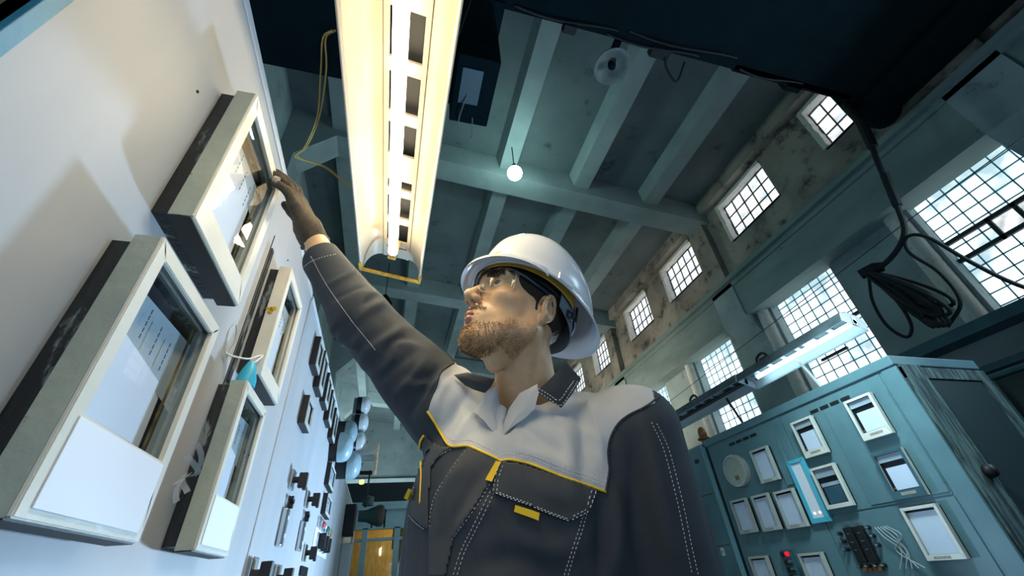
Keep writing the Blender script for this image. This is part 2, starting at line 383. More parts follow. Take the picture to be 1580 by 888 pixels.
for i, (a, b) in enumerate(bw):
    wn += 1
    w = bpy.data.objects.new('window_%d' % wn, None); COL.objects.link(w); w.location = (XP, (a+b)/2, 3.8); struct(w, 'tall glass block window under the runway beam')
    hy, z0, z1 = (b-a)/2, -0.87, 0.87
    link('glass_blocks', box(0.0, 0.06, -hy, hy, z0, z1), M['sky_block'], w)
    bm = bmesh.new(); nx, nz = 7, 12
    for k in range(nx+1):
        y = -hy+2*hy*k/nx; B(bm, -0.012, 0.0, y-0.006, y+0.006, z0, z1)
    for k in range(nz+1):
        z = z0+(z1-z0)*k/nz; B(bm, -0.012, 0.0, -hy, hy, z-0.006, z+0.006)
    link('grout', bm, M['grout'], w)
    if i in (0, 1):     # dark iron vent strip across the blocks
        zz = 0.02
        bm = bmesh.new(); B(bm, -0.05, -0.013, -hy, hy, zz-0.20, zz-0.155); B(bm, -0.05, -0.013, -hy, hy, zz+0.03, zz+0.075)
        for y in (-0.52, -0.32, -0.10, 0.12): B(bm, -0.05, -0.013, y-0.018, y+0.018, zz-0.2, zz+0.07)
        link('vent_frame', bm, M['iron'], w)
        bm = bmesh.new(); B(bm, -0.018, -0.0125, -0.30, -0.12, zz-0.15, zz+0.03); B(bm, -0.018, -0.0125, -0.08, 0.10, zz-0.15, zz+0.03)
        link('vent_pane', bm, M['sky_open'], w)
    if i == 2:
        bm = bmesh.new(); B(bm, -0.05, -0.013, -hy, -0.02, -0.10, -0.06); B(bm, -0.05, -0.013, -0.1, 0.3, -0.42, -0.39)
        link('vent_frame', bm, M['iron'], w)

# ------------------------------------------------------------------ overhead crane
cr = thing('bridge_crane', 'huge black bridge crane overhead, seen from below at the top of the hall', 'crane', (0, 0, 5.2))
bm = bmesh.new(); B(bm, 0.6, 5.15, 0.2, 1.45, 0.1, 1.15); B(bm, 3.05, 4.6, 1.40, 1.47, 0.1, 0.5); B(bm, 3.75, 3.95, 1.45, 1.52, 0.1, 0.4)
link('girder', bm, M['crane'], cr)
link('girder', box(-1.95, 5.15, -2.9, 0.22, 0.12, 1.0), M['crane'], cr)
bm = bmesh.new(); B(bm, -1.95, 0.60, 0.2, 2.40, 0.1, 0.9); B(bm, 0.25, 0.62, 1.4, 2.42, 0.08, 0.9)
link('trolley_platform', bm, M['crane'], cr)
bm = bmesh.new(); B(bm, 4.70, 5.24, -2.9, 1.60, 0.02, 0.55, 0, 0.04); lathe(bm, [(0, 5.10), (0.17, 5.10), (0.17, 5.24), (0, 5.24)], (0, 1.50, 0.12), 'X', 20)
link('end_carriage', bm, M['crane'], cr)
bm = bmesh.new()
for (x0, x1, y) in ((0.7, 1.7, 1.40), (1.6, 2.6, 1.43), (1.8, 3.0, 1.36), (3.1, 3.9, 1.43)):
    pts = [(x0+(x1-x0)*t, y+0.02*math.sin(5*t), 0.09-0.02*math.sin(math.pi*t)) for t in np.linspace(0, 1, 12)]
    tube(bm, pts, 0.010, 6)
tube(bm, spline([(2.25, 1.45, 0.1), (2.3, 1.56, 0.02), (2.42, 1.62, -0.08), (2.5, 1.50, 0.1)], 6), 0.012, 6)
B(bm, 2.10, 2.30, 1.43, 1.52, 0.07, 0.16); B(bm, 1.18, 1.30, 1.43, 1.50, 0.05, 0.14)
link('crane_cable', bm, M['rubber'], cr)
# dark trolley box with loose wires hanging by the lamp
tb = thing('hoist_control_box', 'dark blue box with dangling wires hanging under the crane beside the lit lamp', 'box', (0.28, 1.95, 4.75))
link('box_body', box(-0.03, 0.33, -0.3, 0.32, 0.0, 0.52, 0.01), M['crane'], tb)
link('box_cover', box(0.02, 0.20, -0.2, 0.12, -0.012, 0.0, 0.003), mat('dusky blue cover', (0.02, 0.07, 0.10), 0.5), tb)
bm = bmesh.new(); tube(bm, spline([(0.10, 0.0, 0), (0.05, 0.25, -0.10), (0.13, 0.38, -0.10), (0.20, 0.42, -0.05), (0.18, 0.25, 0.0)], 6), 0.006, 6)
link('loose_wire', bm, mat('grey wire', (0.12, 0.16, 0.18), 0.6), tb)
# round loudspeaker / bell on the crane edge
bz = thing('warning_bell', 'round grey bell hanging at the edge of the crane', 'bell', (1.75, 1.66, 5.22))
bm = lathe(bmesh.new(), [(0.0, 0.10), (0.06, 0.10), (0.13, 0.06), (0.17, 0.0), (0.18, -0.03), (0.165, -0.03), (0.12, 0.02), (0.05, 0.045), (0.0, 0.045)], n=28)
link('bell_dish', bm, mat('dusty bell', (0.16, 0.19, 0.18), 0.55, col2=(0.10, 0.13, 0.13), nscale=12), bz, smooth=True, auto=50)
link('bell_clapper', lathe(bmesh.new(), [(0, -0.04), (0.03, -0.035), (0.04, 0.0), (0.03, 0.04), (0, 0.05)], n=14), M['crane'], bz, smooth=True)
bm = bmesh.new(); B(bm, -0.03, 0.03, -0.19, 0.03, 0.08, 0.13); link('bracket', bm, M['crane'], bz)
# hanging pendant cable with a coil
pc = thing('pendant_cable', 'coiled black cable bundle hanging from the crane in front of the tall windows', 'cable', (4.6, 1.6, 5.2))
L = lambda x, y, z: (x-4.6, y-1.6, z-5.2)
bm = bmesh.new(); tube(bm, [L(4.62, 1.51, 5.30), L(4.60, 1.50, 4.98), L(4.6, 1.58, 4.62)], [0.05, 0.05, 0.045], 10)
link('cable_sleeve', bm, M['rubber'], pc)
bm = bmesh.new(); tube(bm, spline([L(4.6, 1.58, 4.64), L(4.6, 1.64, 4.42), L(4.6, 1.70, 4.15), L(4.6, 1.76, 3.90), L(4.6, 1.83, 3.68), L(4.6, 1.96, 3.56), L(4.6, 2.14, 3.50), L(4.6, 2.34, 3.50)], 6), 0.026, 8)
tube(bm, spline([L(4.6, 1.66, 4.28), L(4.6, 1.70, 4.12), L(4.6, 1.75, 3.92)], 4), [0.04]*9, 8)
link('cable_drop', bm, M['rubber'], pc)
bm = bmesh.new()
for k in range(12):
    a = 0.16+0.012*k; h = 0.42+0.022*((k*5) % 9); lean = 0.10+0.22*(k/11.0); dx = random.uniform(-0.07, 0.07)
    pts = []
    for t in np.linspace(0, 2*math.pi, 26):
        u = (1-math.cos(t))/2          # 0 at top, 1 at bottom
        yy = 2.30-lean*1.15*u+math.sin(t)*(0.045+0.05*u)*(1+0.12*k)*0.5
        zz = 3.50-u*(h+0.18)
        pts.append(L(4.6+dx+0.03*math.sin(t), yy, zz))
    tube(bm, pts, 0.017, 7)
pts = spline([L(4.62, 2.34, 3.48), L(4.62, 2.44, 3.25), L(4.62, 2.46, 2.98), L(4.62, 2.38, 2.80), L(4.62, 2.29, 2.86), L(4.62, 2.26, 3.05), L(4.62, 2.28, 3.4)], 6); tube(bm, pts, 0.015, 7)
link('cable_coil', bm, M['rubber'], pc, smooth=True)
bm = bmesh.new(); tube(bm, [L(4.56, 2.36, 3.52), L(4.6, 2.24, 3.52), L(4.64, 2.18, 3.50)], [0.055, 0.06, 0.05], 8)
link('cable_tie', bm, M['rubber'], pc)
bm = bmesh.new(); tube(bm, spline([L(4.6, 2.05, 2.72), L(4.6, 1.86, 2.86), L(4.6, 1.84, 3.16), L(4.6, 1.92, 3.46), L(4.6, 1.86, 3.60), L(4.6, 1.74, 3.50), L(4.6, 1.62, 3.10), L(4.6, 1.5, 2.78), L(4.6, 1.3, 2.45)], 8), 0.016, 8)
link('cable_tail', bm, M['rubber'], pc, smooth=True)
# thin steel wire along the wall
tag(link('guy_wire', tube(bmesh.new(), [(5.2, 9.0, 3.72), (4.72, 1.75, 3.80), (4.7, 0.4, 3.82)], 0.005, 5), M['iron']), 'thin black wire stretched along the right wall in front of the tall windows', 'wire')
# round ceiling lamp
bl = thing('ceiling_bulb', 'bright round lamp glowing under the first roof beam', 'lamp', (1.47, 3.96, 6.32))
link('glow_globe', lathe(bmesh.new(), [(0.115*math.sin(t), -0.115*math.cos(t)) for t in np.linspace(0, math.pi, 14)], n=20), M['bulb'], bl, smooth=True)
link('lamp_cap', lathe(bmesh.new(), [(0, 0.20), (0.03, 0.20), (0.035, 0.12), (0.06, 0.10), (0.06, 0.085), (0, 0.09)], n=20), M['crane'], bl, smooth=True, auto=40)
link('suspension_rod', tube(bmesh.new(), [(0, 0, 0.18), (0, 0, 0.86)], 0.008, 6), M['crane'], bl)
# second unlit pendant far off
bl = thing('unlit_pendant_lamp', 'small dark unlit pendant lamp hanging beyond the end of the lit lamp', 'lamp', (-0.42, 7.9, 6.3))
link('lamp_cap', lathe(bmesh.new(), [(0, 0.22), (0.05, 0.20), (0.14, 0.04), (0.16, 0), (0.0, 0.02)], n=18), M['crane'], bl, smooth=True, auto=40)
link('suspension_rod', tube(bmesh.new(), [(0, 0, 0.2), (0, 0, 1.1)], 0.008, 6), M['crane'], bl)
# ------------------------------------------------------------------ left control cabinets
XC = -0.38
def cabinet(name, label, y0, y1, ztop, x=XC, depth=0.6, m=None, edge=True):
    t = thing(name, label, 'cabinet', (x, (y0+y1)/2, 0)); hy = (y1-y0)/2
    m = m or M['panel']
    link('cabinet_body', box(-depth, 0, -hy, hy, 0, ztop, 0.004), m, t)
    if edge:
        bm = bmesh.new(); B(bm, 0, 0.004, -hy+0.005, hy-0.005, ztop-0.03, ztop-0.004, 0, 0.001)
        link('top_strip', bm, M['panel_edge'], t)
    return t
c0 = cabinet('control_cabinet', 'nearest pale control cabinet at the top left corner of the photo, mostly cut off', -1.2, 0.262, 2.25)
c1 = cabinet('control_cabinet', 'pale painted control cabinet carrying the four large chart recorders', 0.277, 1.588, 2.25)
c2 = cabinet('control_cabinet', 'pale control cabinet with rows of small meters and black rotary switches', 1.602, 3.835, 2.25)
c3 = cabinet('control_cabinet', 'far pale control cabinet past the signal bells, with a black box on its face', 3.852, 6.2, 2.06)
link('side_strip', box(-0.02, 0.0035, -1.311/2, -1.311/2+0.016, 0, 2.25, 0.001), M['recess'], c1)
bm = bmesh.new(); B(bm, 0, 0.0015, 0.085, 0.0885, 1.60, 2.06); B(bm, 0, 0.004, 0.094, 0.112, 1.62, 2.02, 0, 0.001)
link('door_seam', bm, M['housing'], c1)
for (y, z) in ((0.37, 1.95), (0.37, 1.62), (1.18-0.93, 2.1), (-0.43, 1.93), (-0.28, 2.07), (0.10, 1.60)):
    link('screw', lathe(bmesh.new(), [(0.0028, 0), (0.0028, 0.002), (0, 0.003)], (0, y, z), 'X', 8), M['blackmat'], c1)
# faint dark handwriting-like smudges on panel two are left as wear of the paint

def recorder(kind, label, x, y0, y1, z0, z1, out=1, depth=0.062, style='paper', fw=0.024, group=None, cat='chart recorder', fm=None, side=None, label_marks=True):
    """wall mounted recorder; local +X points out of the panel"""
    w, h = (y1-y0), (z1-z0); hy, hz = w/2, h/2
    t = thing(kind, label, cat, (x, (y0+y1)/2, (z0+z1)/2), 0 if out > 0 else math.pi, group)
    fm = fm or M['frame']; side = side or M['frame_side']; d = depth
    bm = frame_bm(-hy+0.008, hy-0.008, -hz+0.008, hz-0.008, 0, d*0.5, 0.01, 0.01, 0.01, 0.01)
    B(bm, 0, 0.004, -hy+0.01, hy-0.01, -hz+0.01, hz-0.01)
    link('housing', bm, M['housing'] if out > 0 else M['blackmat'], t)
    link('door_rim', frame_bm(-hy, hy, -hz, hz, d*0.42, d-0.004, fw*0.6, fw*0.6, fw*0.6, fw*0.6, 0.001), side, t)
    if depth > 0.054 and out > 0: link('door_underside', box(d*0.40, d-0.006, -hy+0.001, hy-0.001, -hz-0.0015, -hz+0.0005), M['blackmat'], t)
    wb = fw*1.6
    if style == 'lid': wb = h*0.30
    if style in ('strip', 'meter'): wb = h*0.17
    fr = link('door_frame', frame_bm(-hy, hy, -hz, hz, d-0.006, d, fw, fw, fw, wb, 0.0015), fm, t)
    i0, i1, j0, j1 = -hy+fw, hy-fw, -hz+wb, hz-fw
    bm = bmesh.new(); bm.faces.new([bm.verts.new(p) for p in ((d-0.009, i0-0.002, j0-0.002), (d-0.009, i1+0.002, j0-0.002), (d-0.009, i1+0.002, j1+0.002), (d-0.009, i0-0.002, j1+0.002))])
    link('glass', bm, M['glass'], t)
    back = link('chart_backing', box(d*0.30, d*0.34, i0-0.006, i1+0.006, j0-0.006, j1+0.006), M['blackmat'], t)
    H = j1-j0; W = i1-i0
    if style in ('lid', 'big'):
        # tilted scale plate on top, white chart below
        bm = bmesh.new(); c0_ = 0.40 if style == 'lid' else 0.18
        vs = [bm.verts.new(p) for p in [(d*0.40, i0, j1-H*0.10), (d*0.40, i0, j1-H*c0_), (d*0.60, i1, j1-H*(c0_+0.22)), (d*0.60, i1, j1-H*0.12)]]
        bm.faces.new(vs)
        for r in range(5):
            for c in range(4):
                y = i0+W*(0.12+0.19*c); z = j1-H*(0.16+0.045*r+0.03*c)
                B(bm, d*0.60+0.001, d*0.60+0.0015, y, y+0.0022, z-0.007, z, 1)
        link('scale_plate', bm, [M['scalepl'], M['ink']], t)
        bm = bmesh.new()
        zt0 = j1-H*(c0_); zt1 = j1-H*(c0_+0.12)
        rings(bm, [[(d*0.50, i0-0.004, j0), (d*0.50, i1-W*0.10, j0), (d*0.50, i1-W*0.12, zt1), (d*0.50, i0-0.004, zt0)], [(d*0.56, i0-0.004, j0), (d*0.56, i1-W*0.10, j0), (d*0.56, i1-W*0.12, zt1), (d*0.56, i0-0.004, zt0)]])
        link('chart_paper', bm, M['paper'], t)
        bm = bmesh.new(); B(bm, d*0.58, d*0.62, i1-W*0.07, i1-W*0.05, j0, j1)
        link('gold_edge', bm, M['brass'], t)
        if style == 'lid':
            bm = box(d, d+0.0015, -hy+fw*0.7, hy-fw*0.7, -hz+0.010, j0-0.004, 0.0006); link('lower_lid', bm, M['paper'], t)
    elif style == 'paper':
        bm = box(d*0.5, d*0.54, i0-0.004, i1-W*0.04, j0-0.004, j1-H*0.05); link('chart_paper', bm, M['paper'], t)
        bm = bmesh.new(); B(bm, d, d+0.0006, -hy+w*0.22, hy-w*0.35, -hz+wb*0.25, -hz+wb*0.72); link('nameplate', bm, mat('smudged brown nameplate', (0.25, 0.22, 0.16), 0.6, col2=(0.45, 0.43, 0.36), nscale=90), t)
    elif style == 'strip':   # scale on top, dark slot, chart
        link('scale_plate', box(d*0.6, d*0.66, i0, i1, j1-H*0.20, j1), M['scalepl'], t)
        link('chart_paper', box(d*0.5, d*0.58, i0+W*0.10, i1, j0+H*0.02, j1-H*0.36, 0.001), M['paper'], t)
        link('nameplate', box(d, d+0.0006, -hy+w*0.3, hy-w*0.25, -hz+wb*0.4, -hz+wb*0.75), mat('smudged brown nameplate', (0.25, 0.22, 0.16), 0.6, col2=(0.45, 0.43, 0.36), nscale=90), t)
        link('pointer', box(d*0.66, d*0.7, i0+W*0.04, i0+W*0.12, j0+H*0.05, j0+H*0.10), M['rust'], t)
    elif style == 'mech':
        link('scale_plate', box(d*0.6, d*0.66, i0, i1, j1-H*0.24, j1), M['scalepl'], t)
        bm = bmesh.new(); B(bm, d*0.5, d*0.56, i0+W*0.08, i1, j0+H*0.02, j1-H*0.52, 0, 0.001)
        link('chart_carriage', bm, M['teal_dark'], t)
        link('chart_paper', box(d*0.5, d*0.60, i0+W*0.05, i1, j1-H*0.50, j1-H*0.40), M['scalepl'], t)
    elif style == 'blank':
        link('chart_paper', box(d*0.6, d*0.66, i0, i1, j0, j1), M['paper'], t)
    elif style == 'meter':
        link('chart_paper', box(d*0.5, d*0.54, i0, i1, j0, j1), M['paper'], t)
        link('bezel', frame_bm(-hy-0.002, hy+0.002, -hz-0.002, hz+0.002, 0.001, d*0.9, 0.004, 0.004, 0.004, 0.004), M['blackmat'], fr)
    return t
recorder('chart_recorder', 'upper left chart recorder held by the gloved hand, cream door with tall glass pane', XC, 0.547, 0.80, 1.682, 2.022, style='big', fw=0.030)
recorder('chart_recorder', 'largest nearest chart recorder at the left edge, below the one the hand holds', XC, 0.515, 0.765, 1.277, 1.612, depth=0.060, style='lid', fw=0.024)
recorder('chart_recorder', 'upper right chart recorder of the four, with a yellow splash on its cream rim', XC, 1.062, 1.278, 1.652, 1.985, depth=0.056, style='big', fw=0.026, side=M['frame'])
recorder('chart_recorder', 'lower right chart recorder of the four, chipped rim, under the blue cap', XC, 0.988, 1.190, 1.284, 1.606, depth=0.058, style='lid', fw=0.022)
# yellow splash as paint blob on the rim of the third recorder
bs = bmesh.new()
for k in range(9):
    a = k*0.7; rr_ = 0.004+0.003*random.random(); y = 1.061; lathe(bs, [(rr_, -0.0012), (rr_*0.6, -0.0022), (0, -0.0022)], (XC+0.036+0.010*math.cos(a)*random.random(), 1.0622, 1.835+0.016*math.sin(a)*random.random()), 'Y', 7)
tag(link('paint_splash', bs, mat('yellow paint splash', (0.55, 0.38, 0.03), 0.4)), 'small yellow paint splash dried on the rim of the upper right recorder', 'paint splash')
# blue cap with wire standing on the lower right recorder
bc = thing('blue_cable_cap', 'bright blue conical cap with a thin wire on top of the chipped recorder', 'cap', (XC+0.040, 1.03, 1.607))
link('cap_cone', lathe(bmesh.new(), [(0.0, 0), (0.021, 0), (0.021, 0.018), (0.014, 0.045), (0.007, 0.062), (0, 0.064)], n=16), M['bluecap'], bc, smooth=True, auto=40)
link('cap_wire', tube(bmesh.new(), spline([(0, 0, 0.055), (0.01, 0.02, 0.085), (0.005, 0.03, 0.095), (-0.01, 0.0, 0.07), (-0.03, -0.045, 0.055), (-0.035, -0.07, 0.05)], 6), 0.0022, 6), M['paper'], bc)
link('cap_wire', tube(bmesh.new(), spline([(-0.036, -0.07, 0.05), (-0.039, -0.08, 0.10), (-0.039, -0.055, 0.13), (-0.039, -0.03, 0.10), (-0.036, -0.05, 0.05)], 6), 0.0012, 5), M['scalepl'], bc)
# clump of clear tape at the side of the lower right recorder
bm = bmesh.new()
for k in range(5):
    pts = [(XC+0.012+0.01*math.sin(3*t+k), 0.975+0.012*math.cos(2.2*t+k)-0.02*t, 1.405+0.05*t*math.cos(k)) for t in np.linspace(0, 1, 7)]
    for a, b in zip(pts[:-1], pts[1:]):
        q = [bm.verts.new(p) for p in (a, b, (b[0]+0.008, b[1], b[2]+0.006), (a[0]+0.008, a[1], a[2]+0.006))]
        bm.faces.new(q)
tag(link('crumpled_tape', bm, M['foil']), 'crumpled clear tape stuck beside the lower right recorder', 'tape')

# --- cabinet two: meters, switches
def meter(label, y0, y1, z0, z1, grp='small panel meters'):
    return recorder('panel_meter', label, XC, y0, y1, z0, z1, depth=0.03, style='meter', fw=0.010, cat='meter', fm=M['frame_grey'], side=M['blackmat'], group=grp)
meter('first small black framed meter at the near top of the meter row', 1.82, 1.94, 2.03, 2.165)
meter('second small meter in the top row, taller than the first', 2.00, 2.13, 2.00, 2.185)
meter('third small meter in the top row', 2.24, 2.38, 2.02, 2.175)
meter('fourth small meter in the top row', 2.47, 2.62, 2.00, 2.17)
meter('fifth small meter in the top row, next to the signal bells', 2.74, 2.90, 1.98, 2.16)
meter('lone small meter below the top row of meters', 1.85, 1.99, 1.785, 1.90)
meter('small recorder with stepped face below the signal bells', 2.95, 3.25, 1.76, 1.885)
meter('small recorder under the stepped recorder below the bells', 3.02, 3.30, 1.61, 1.72)
def tswitch(label, y, z, s=1.0):
    t = thing('rotary_switch', label, 'switch', (XC, y, z), group='black rotary switches')
    link('switch_plate', box(0, 0.012, -0.03*s, 0.03*s, -0.036*s, 0.036*s, 0.003), M['chrome'], t)
    bm = bmesh.new(); lathe(bm, [(0.012*s, 0.012), (0.012*s, 0.035)], (0, 0, 0), 'X', 12); B(bm, 0.03, 0.062, -0.013*s, 0.013*s, -0.030*s, 0.026*s, 0, 0.003); B(bm, 0.05, 0.062, -0.013*s, 0.013*s, -0.038*s, -0.028*s)
    link('switch_handle', bm, M['blackmat'], t)
tswitch('upper nearest rotary switch with square black handle', 1.97, 1.592)
tswitch('upper farther rotary switch, right of the nearest one', 2.42, 1.592)
tswitch('rotary switch below and beyond the far dial and bar', 2.66, 1.385)
tswitch('large black switch at the bottom edge, nearest of two', 1.66, 1.265, 1.35)
tswitch('large black switch at the bottom edge, farther of two', 2.06, 1.262, 1.35)
def dial(label, y, z):
    t = thing('key_dial', label, 'dial', (XC, y, z), group='round key dials')
    link('dial_plate', lathe(bmesh.new(), [(0.0, 0), (0.026, 0), (0.026, 0.008), (0, 0.01)], (0, 0, 0), 'X', 16), M['chrome'], t, smooth=True, auto=40)
    bm = bmesh.new()
    for (a, b) in ((-0.012, 0.012), (0.012, 0.004), (0.0, -0.014)): lathe(bm, [(0.009, 0.006), (0.009, 0.026), (0, 0.028)], (0, a, b), 'X', 10)
    link('dial_knob', bm, M['blackmat'], t, smooth=True, auto=40)
dial('round three lobed dial above the near bar indicator', 1.98, 1.512)
dial('round three lobed dial above the far bar indicator', 2.44, 1.52)
def barind(label, y, z0, z1, d=0.02):
    t = thing('bar_indicator', label, 'indicator', (XC, y, (z0+z1)/2), group='vertical bar indicators'); h = (z1-z0)/2
    link('indicator_body', box(0, d, -0.026, 0.026, -h, h, 0.004), M['chrome'], t)
    link('indicator_slot', box(d, d+0.001, -0.022, -0.006, -h+0.006, h-0.006), M['blackmat'], t)
    for z in (-h*0.45, h*0.5): link('indicator_window', lathe(bmesh.new(), [(0.008, 0), (0.007, 0.002), (0, 0.002)], (d, 0.008, z), 'X', 12), M['paper'], t)
barind('near vertical bar indicator with two round windows', 1.96, 1.362, 1.487)
barind('far narrow vertical bar indicator', 2.41, 1.376, 1.495)
for k in range(6):
    t = thing('pilot_light', 'tiny %s pilot light in the row on the far end of the meter cabinet' % ['grey', 'red', 'white', 'dark', 'green', 'orange'][k], 'light', (XC, 2.98+0.13*k, 1.562), group='pilot lights in a row')
    cc = [(0.3, 0.35, 0.4), (0.7, 0.03, 0.02), (0.7, 0.7, 0.7), (0.03, 0.1, 0.1), (0.1, 0.4, 0.25), (0.7, 0.2, 0.03)][k]
    link('light_bezel', lathe(bmesh.new(), [(0, 0), (0.028, 0), (0.028, 0.014), (0.018, 0.018)], (0, 0, 0), 'X', 12), M['chrome'], t, smooth=True, auto=40)
    link('light_lens', lathe(bmesh.new(), [(0.018, 0.012), (0.014, 0.026), (0, 0.03)], (0, 0, 0), 'X', 12), mat('pilot colour %d' % k, cc, 0.3), t, smooth=True)
for k in range(3):
    t = thing('toggle_knob', ['first', 'second', 'third'][k]+' of three black toggle knobs on a white plate', 'knob', (XC+0.004, 3.05+0.17*k, 1.468), group='three toggle knobs')
    link('knob_base', lathe(bmesh.new(), [(0, 0), (0.045, 0), (0.045, 0.012), (0, 0.012)], (0, 0, 0), 'X', 14), M['chrome'], t)
    link('knob_grip', box(0.012, 0.05, -0.014, 0.014, -0.04, 0.04, 0.006), M['blackmat'], t)
link('knob_plate', box(0, 0.004, 0.20, 0.98, 1.41, 1.53, 0.001), M['paper'], c2)
bm = bmesh.new()
for k in range(5): B(bm, 0, 0.012, -0.10+0.05*k, -0.085+0.05*k, 1.29, 1.33)
link('vent_slots', bm, M['blackmat'], c2)
# --- signal bells at the cabinet's far top
def bell(label, x, y, z, r, m=None, back=0.05):
    t = thing('signal_bell', label, 'bell', (x, y, z), group='signal bells on the left cabinets')
    link('bell_base', lathe(bmesh.new(), [(0, -back), (r*0.95, -back), (r*0.95, 0), (0, 0)], (0, 0, 0), 'X', 20), M['blackmat'], t, smooth=True, auto=40)
    link('bell_dome', lathe(bmesh.new(), [(r, 0), (r, r*0.35), (r*0.92, r*0.62), (r*0.6, r*0.85), (r*0.2, r*0.95), (0, r*0.96)], (0, 0, 0), 'X', 24), m or M['siren'], t, smooth=True, auto=60)
    link('bell_nut', lathe(bmesh.new(), [(r*0.12, r*0.9), (r*0.12, r*1.08), (0, r*1.08)], (0, 0, 0), 'X', 8), M['chrome'], t)
    return t
bell('nearest round blue grey signal bell on the cabinet face', XC+0.05, 2.98, 1.985, 0.092)
bell('signal bell just behind and below the nearest bell', XC+0.08, 3.45, 1.98, 0.10, None, 0.08)
bell('taller drum shaped bell above the nearest bell', XC+0.055, 3.20, 2.14, 0.085, mat('drum bell grey', (0.22, 0.33, 0.38), 0.4), 0.055)
lb = thing('bell_bracket', 'steel bracket holding the upper white bells over the cabinet', 'bracket', (XC, 3.75, 2.1))
bm = bmesh.new(); B(bm, 0.0, 0.26, -0.02, 0.02, -0.02, 0.02); B(bm, 0.03, 0.058, -0.02, 0.02, -0.04, 0.5); link('bracket_arm', bm, M['greyplastic'], lb)
bm = bmesh.new(); B(bm, 0.26, 0.28, -0.07, 0.07, -0.12, 0.10, 0, 0.004); link('bracket_plate', bm, mat('flaking orange plate', (0.60, 0.50, 0.40), 0.6, col2=(0.5, 0.2, 0.03), nscale=40), lb)
wh = mat('white bell', (0.62, 0.68, 0.72), 0.3)
bell('top white bell standing out against the dark ceiling', -0.28, 3.75, 2.54, 0.076, wh, 0.04)
bell('second white bell, under the top white bell', -0.28, 3.75, 2.385, 0.076, wh, 0.04)
bell('third white bell, lowest of the three white ones', -0.28, 3.75, 2.225, 0.08, wh, 0.04)
# --- far cabinet items
t = thing('black_switch_box', 'black switch box with a white tag on the far pale cabinet', 'box', (XC, 4.9, 1.80))
link('box_body', box(0, 0.10, -0.12, 0.12, -0.14, 0.12, 0.008), M['blackmat'], t)
link('box_tag', box(0.10, 0.104, -0.02, 0.06, -0.20, -0.10, 0.001), M['paper'], t)
t = thing('wall_handset', 'long pale blue handset box hanging below the black switch box', 'handset', (XC, 5.0, 1.42))
link('handset_body', box(0, 0.10, -0.10, 0.10, -0.22, 0.18, 0.01), M['greyplastic'], t)
link('handset_foot', box(0, 0.13, -0.13, 0.13, -0.25, -0.22, 0.004), M['blackmat'], t)
t = thing('signal_horn', 'dark green horn with rusty mouth and small yellow lamp at the far cabinet end', 'horn', (-0.28, 6.3, 2.0))
bm = bmesh.new(); lathe(bm, [(0, -0.05), (0.06, -0.05), (0.07, 0.05), (0.10, 0.12), (0.13, 0.2)], (0, 0, 0.0), 'X', 18); lathe(bm, [(0, 0), (0.07, 0), (0.07, 0.1), (0, 0.12)], (0.05, 0, 0.12), 'Z', 14)
link('horn_body', bm, mat('dark green metal', (0.03, 0.08, 0.08), 0.5), t, smooth=True, auto=50)
link('horn_mouth', lathe(bmesh.new(), [(0.125, 0.18), (0.125, 0.24), (0.09, 0.27), (0, 0.28)], (0, 0, 0), 'X', 18), mat('rusty horn mouth', (0.06, 0.035, 0.03), 0.6), t, smooth=True, auto=50)
bm = bmesh.new(); tube(bm, [(0.02, 0, 0.1), (0.03, 0, 0.55)], 0.012, 6); B(bm, -0.10, 0.06, -0.03, 0.03, 0.50, 0.54); link('horn_post', bm, M['blackmat'], t)
link('horn_lamp', lathe(bmesh.new(), [(0, -0.03), (0.03, -0.02), (0.03, 0.02), (0, 0.03)], (-0.06, -0.03, 0.40), 'Z', 12), mat('lit yellow lamp', (1, 0.6, 0.1), 0.4, emit=(1, 0.6, 0.1), estr=4), t)
# --- kiosk at the far end
k = thing('glazed_kiosk', 'pale blue timber kiosk with glazed door and ochre interior far behind the worker', 'kiosk', (-0.75, 8.0, 0))
bm = bmesh.new(); B(bm, 0, 2.6, 0, 0.10, 2.02, 2.34, 0, 0.004); B(bm, -0.05, 2.65, -0.04, 0.12, 2.30, 2.36)
for x in (0.0, 0.42, 0.92, 1.5, 2.1, 2.5): B(bm, x, x+0.09, 0, 0.09, 0, 2.04)
B(bm, 0, 2.6, 0.01, 0.08, 0.85, 0.95); B(bm, 0, 2.6, 0.01, 0.08, 1.86, 1.90)
link('kiosk_frame', bm, M['kiosk'], k)
link('kiosk_roof', box(-0.1, 2.7, 0.0, 1.9, 2.36, 2.42), M['kiosk'], k)
bm = bmesh.new(); B(bm, 0, 2.6, 0.02, 0.07, 0, 0.86)
for x in (0.2, 0.55, 0.75, 1.1, 1.3): B(bm, x-0.012, x+0.012, 0.0, 0.02, 2.04, 2.3)
link('kiosk_board', bm, M['kiosk'], k)
link('kiosk_glass', box(0, 2.6, 0.04, 0.045, 0.95, 1.86), M['glass'], k)
bm = bmesh.new(); B(bm, 0.11, 0.2, 0.3, 0.35, 0, 2.0); B(bm, 0.95, 1.15, 0.2, 0.25, 0, 2.3); B(bm, 0, 2.6, 1.8, 1.85, 0, 2.3); B(bm, 0.9, 1.6, 0.22, 0.3, 1.75, 2.3)
B(bm, 0, 2.6, 0.24, 1.85, 0.0, 0.03); link('kiosk_inner_wall', bm, M['wood'], k)
lt = bpy.data.lights.new('kiosk_light', 'POINT'); lt.energy = 18; lt.color = (1, 0.75, 0.4); lt.shadow_soft_size = 0.1
lo = bpy.data.objects.new('kiosk_light', lt); COL.objects.link(lo); lo.location = (0.3, 8.9, 2.0)
struct(link('wall_recess_shade', box(XL, 1.2, 10.3, 10.5, 0, 3.15), mat('very dark partition', (0.008, 0.016, 0.02), 0.8)))  # black sheet standing in for the shade of the far recess

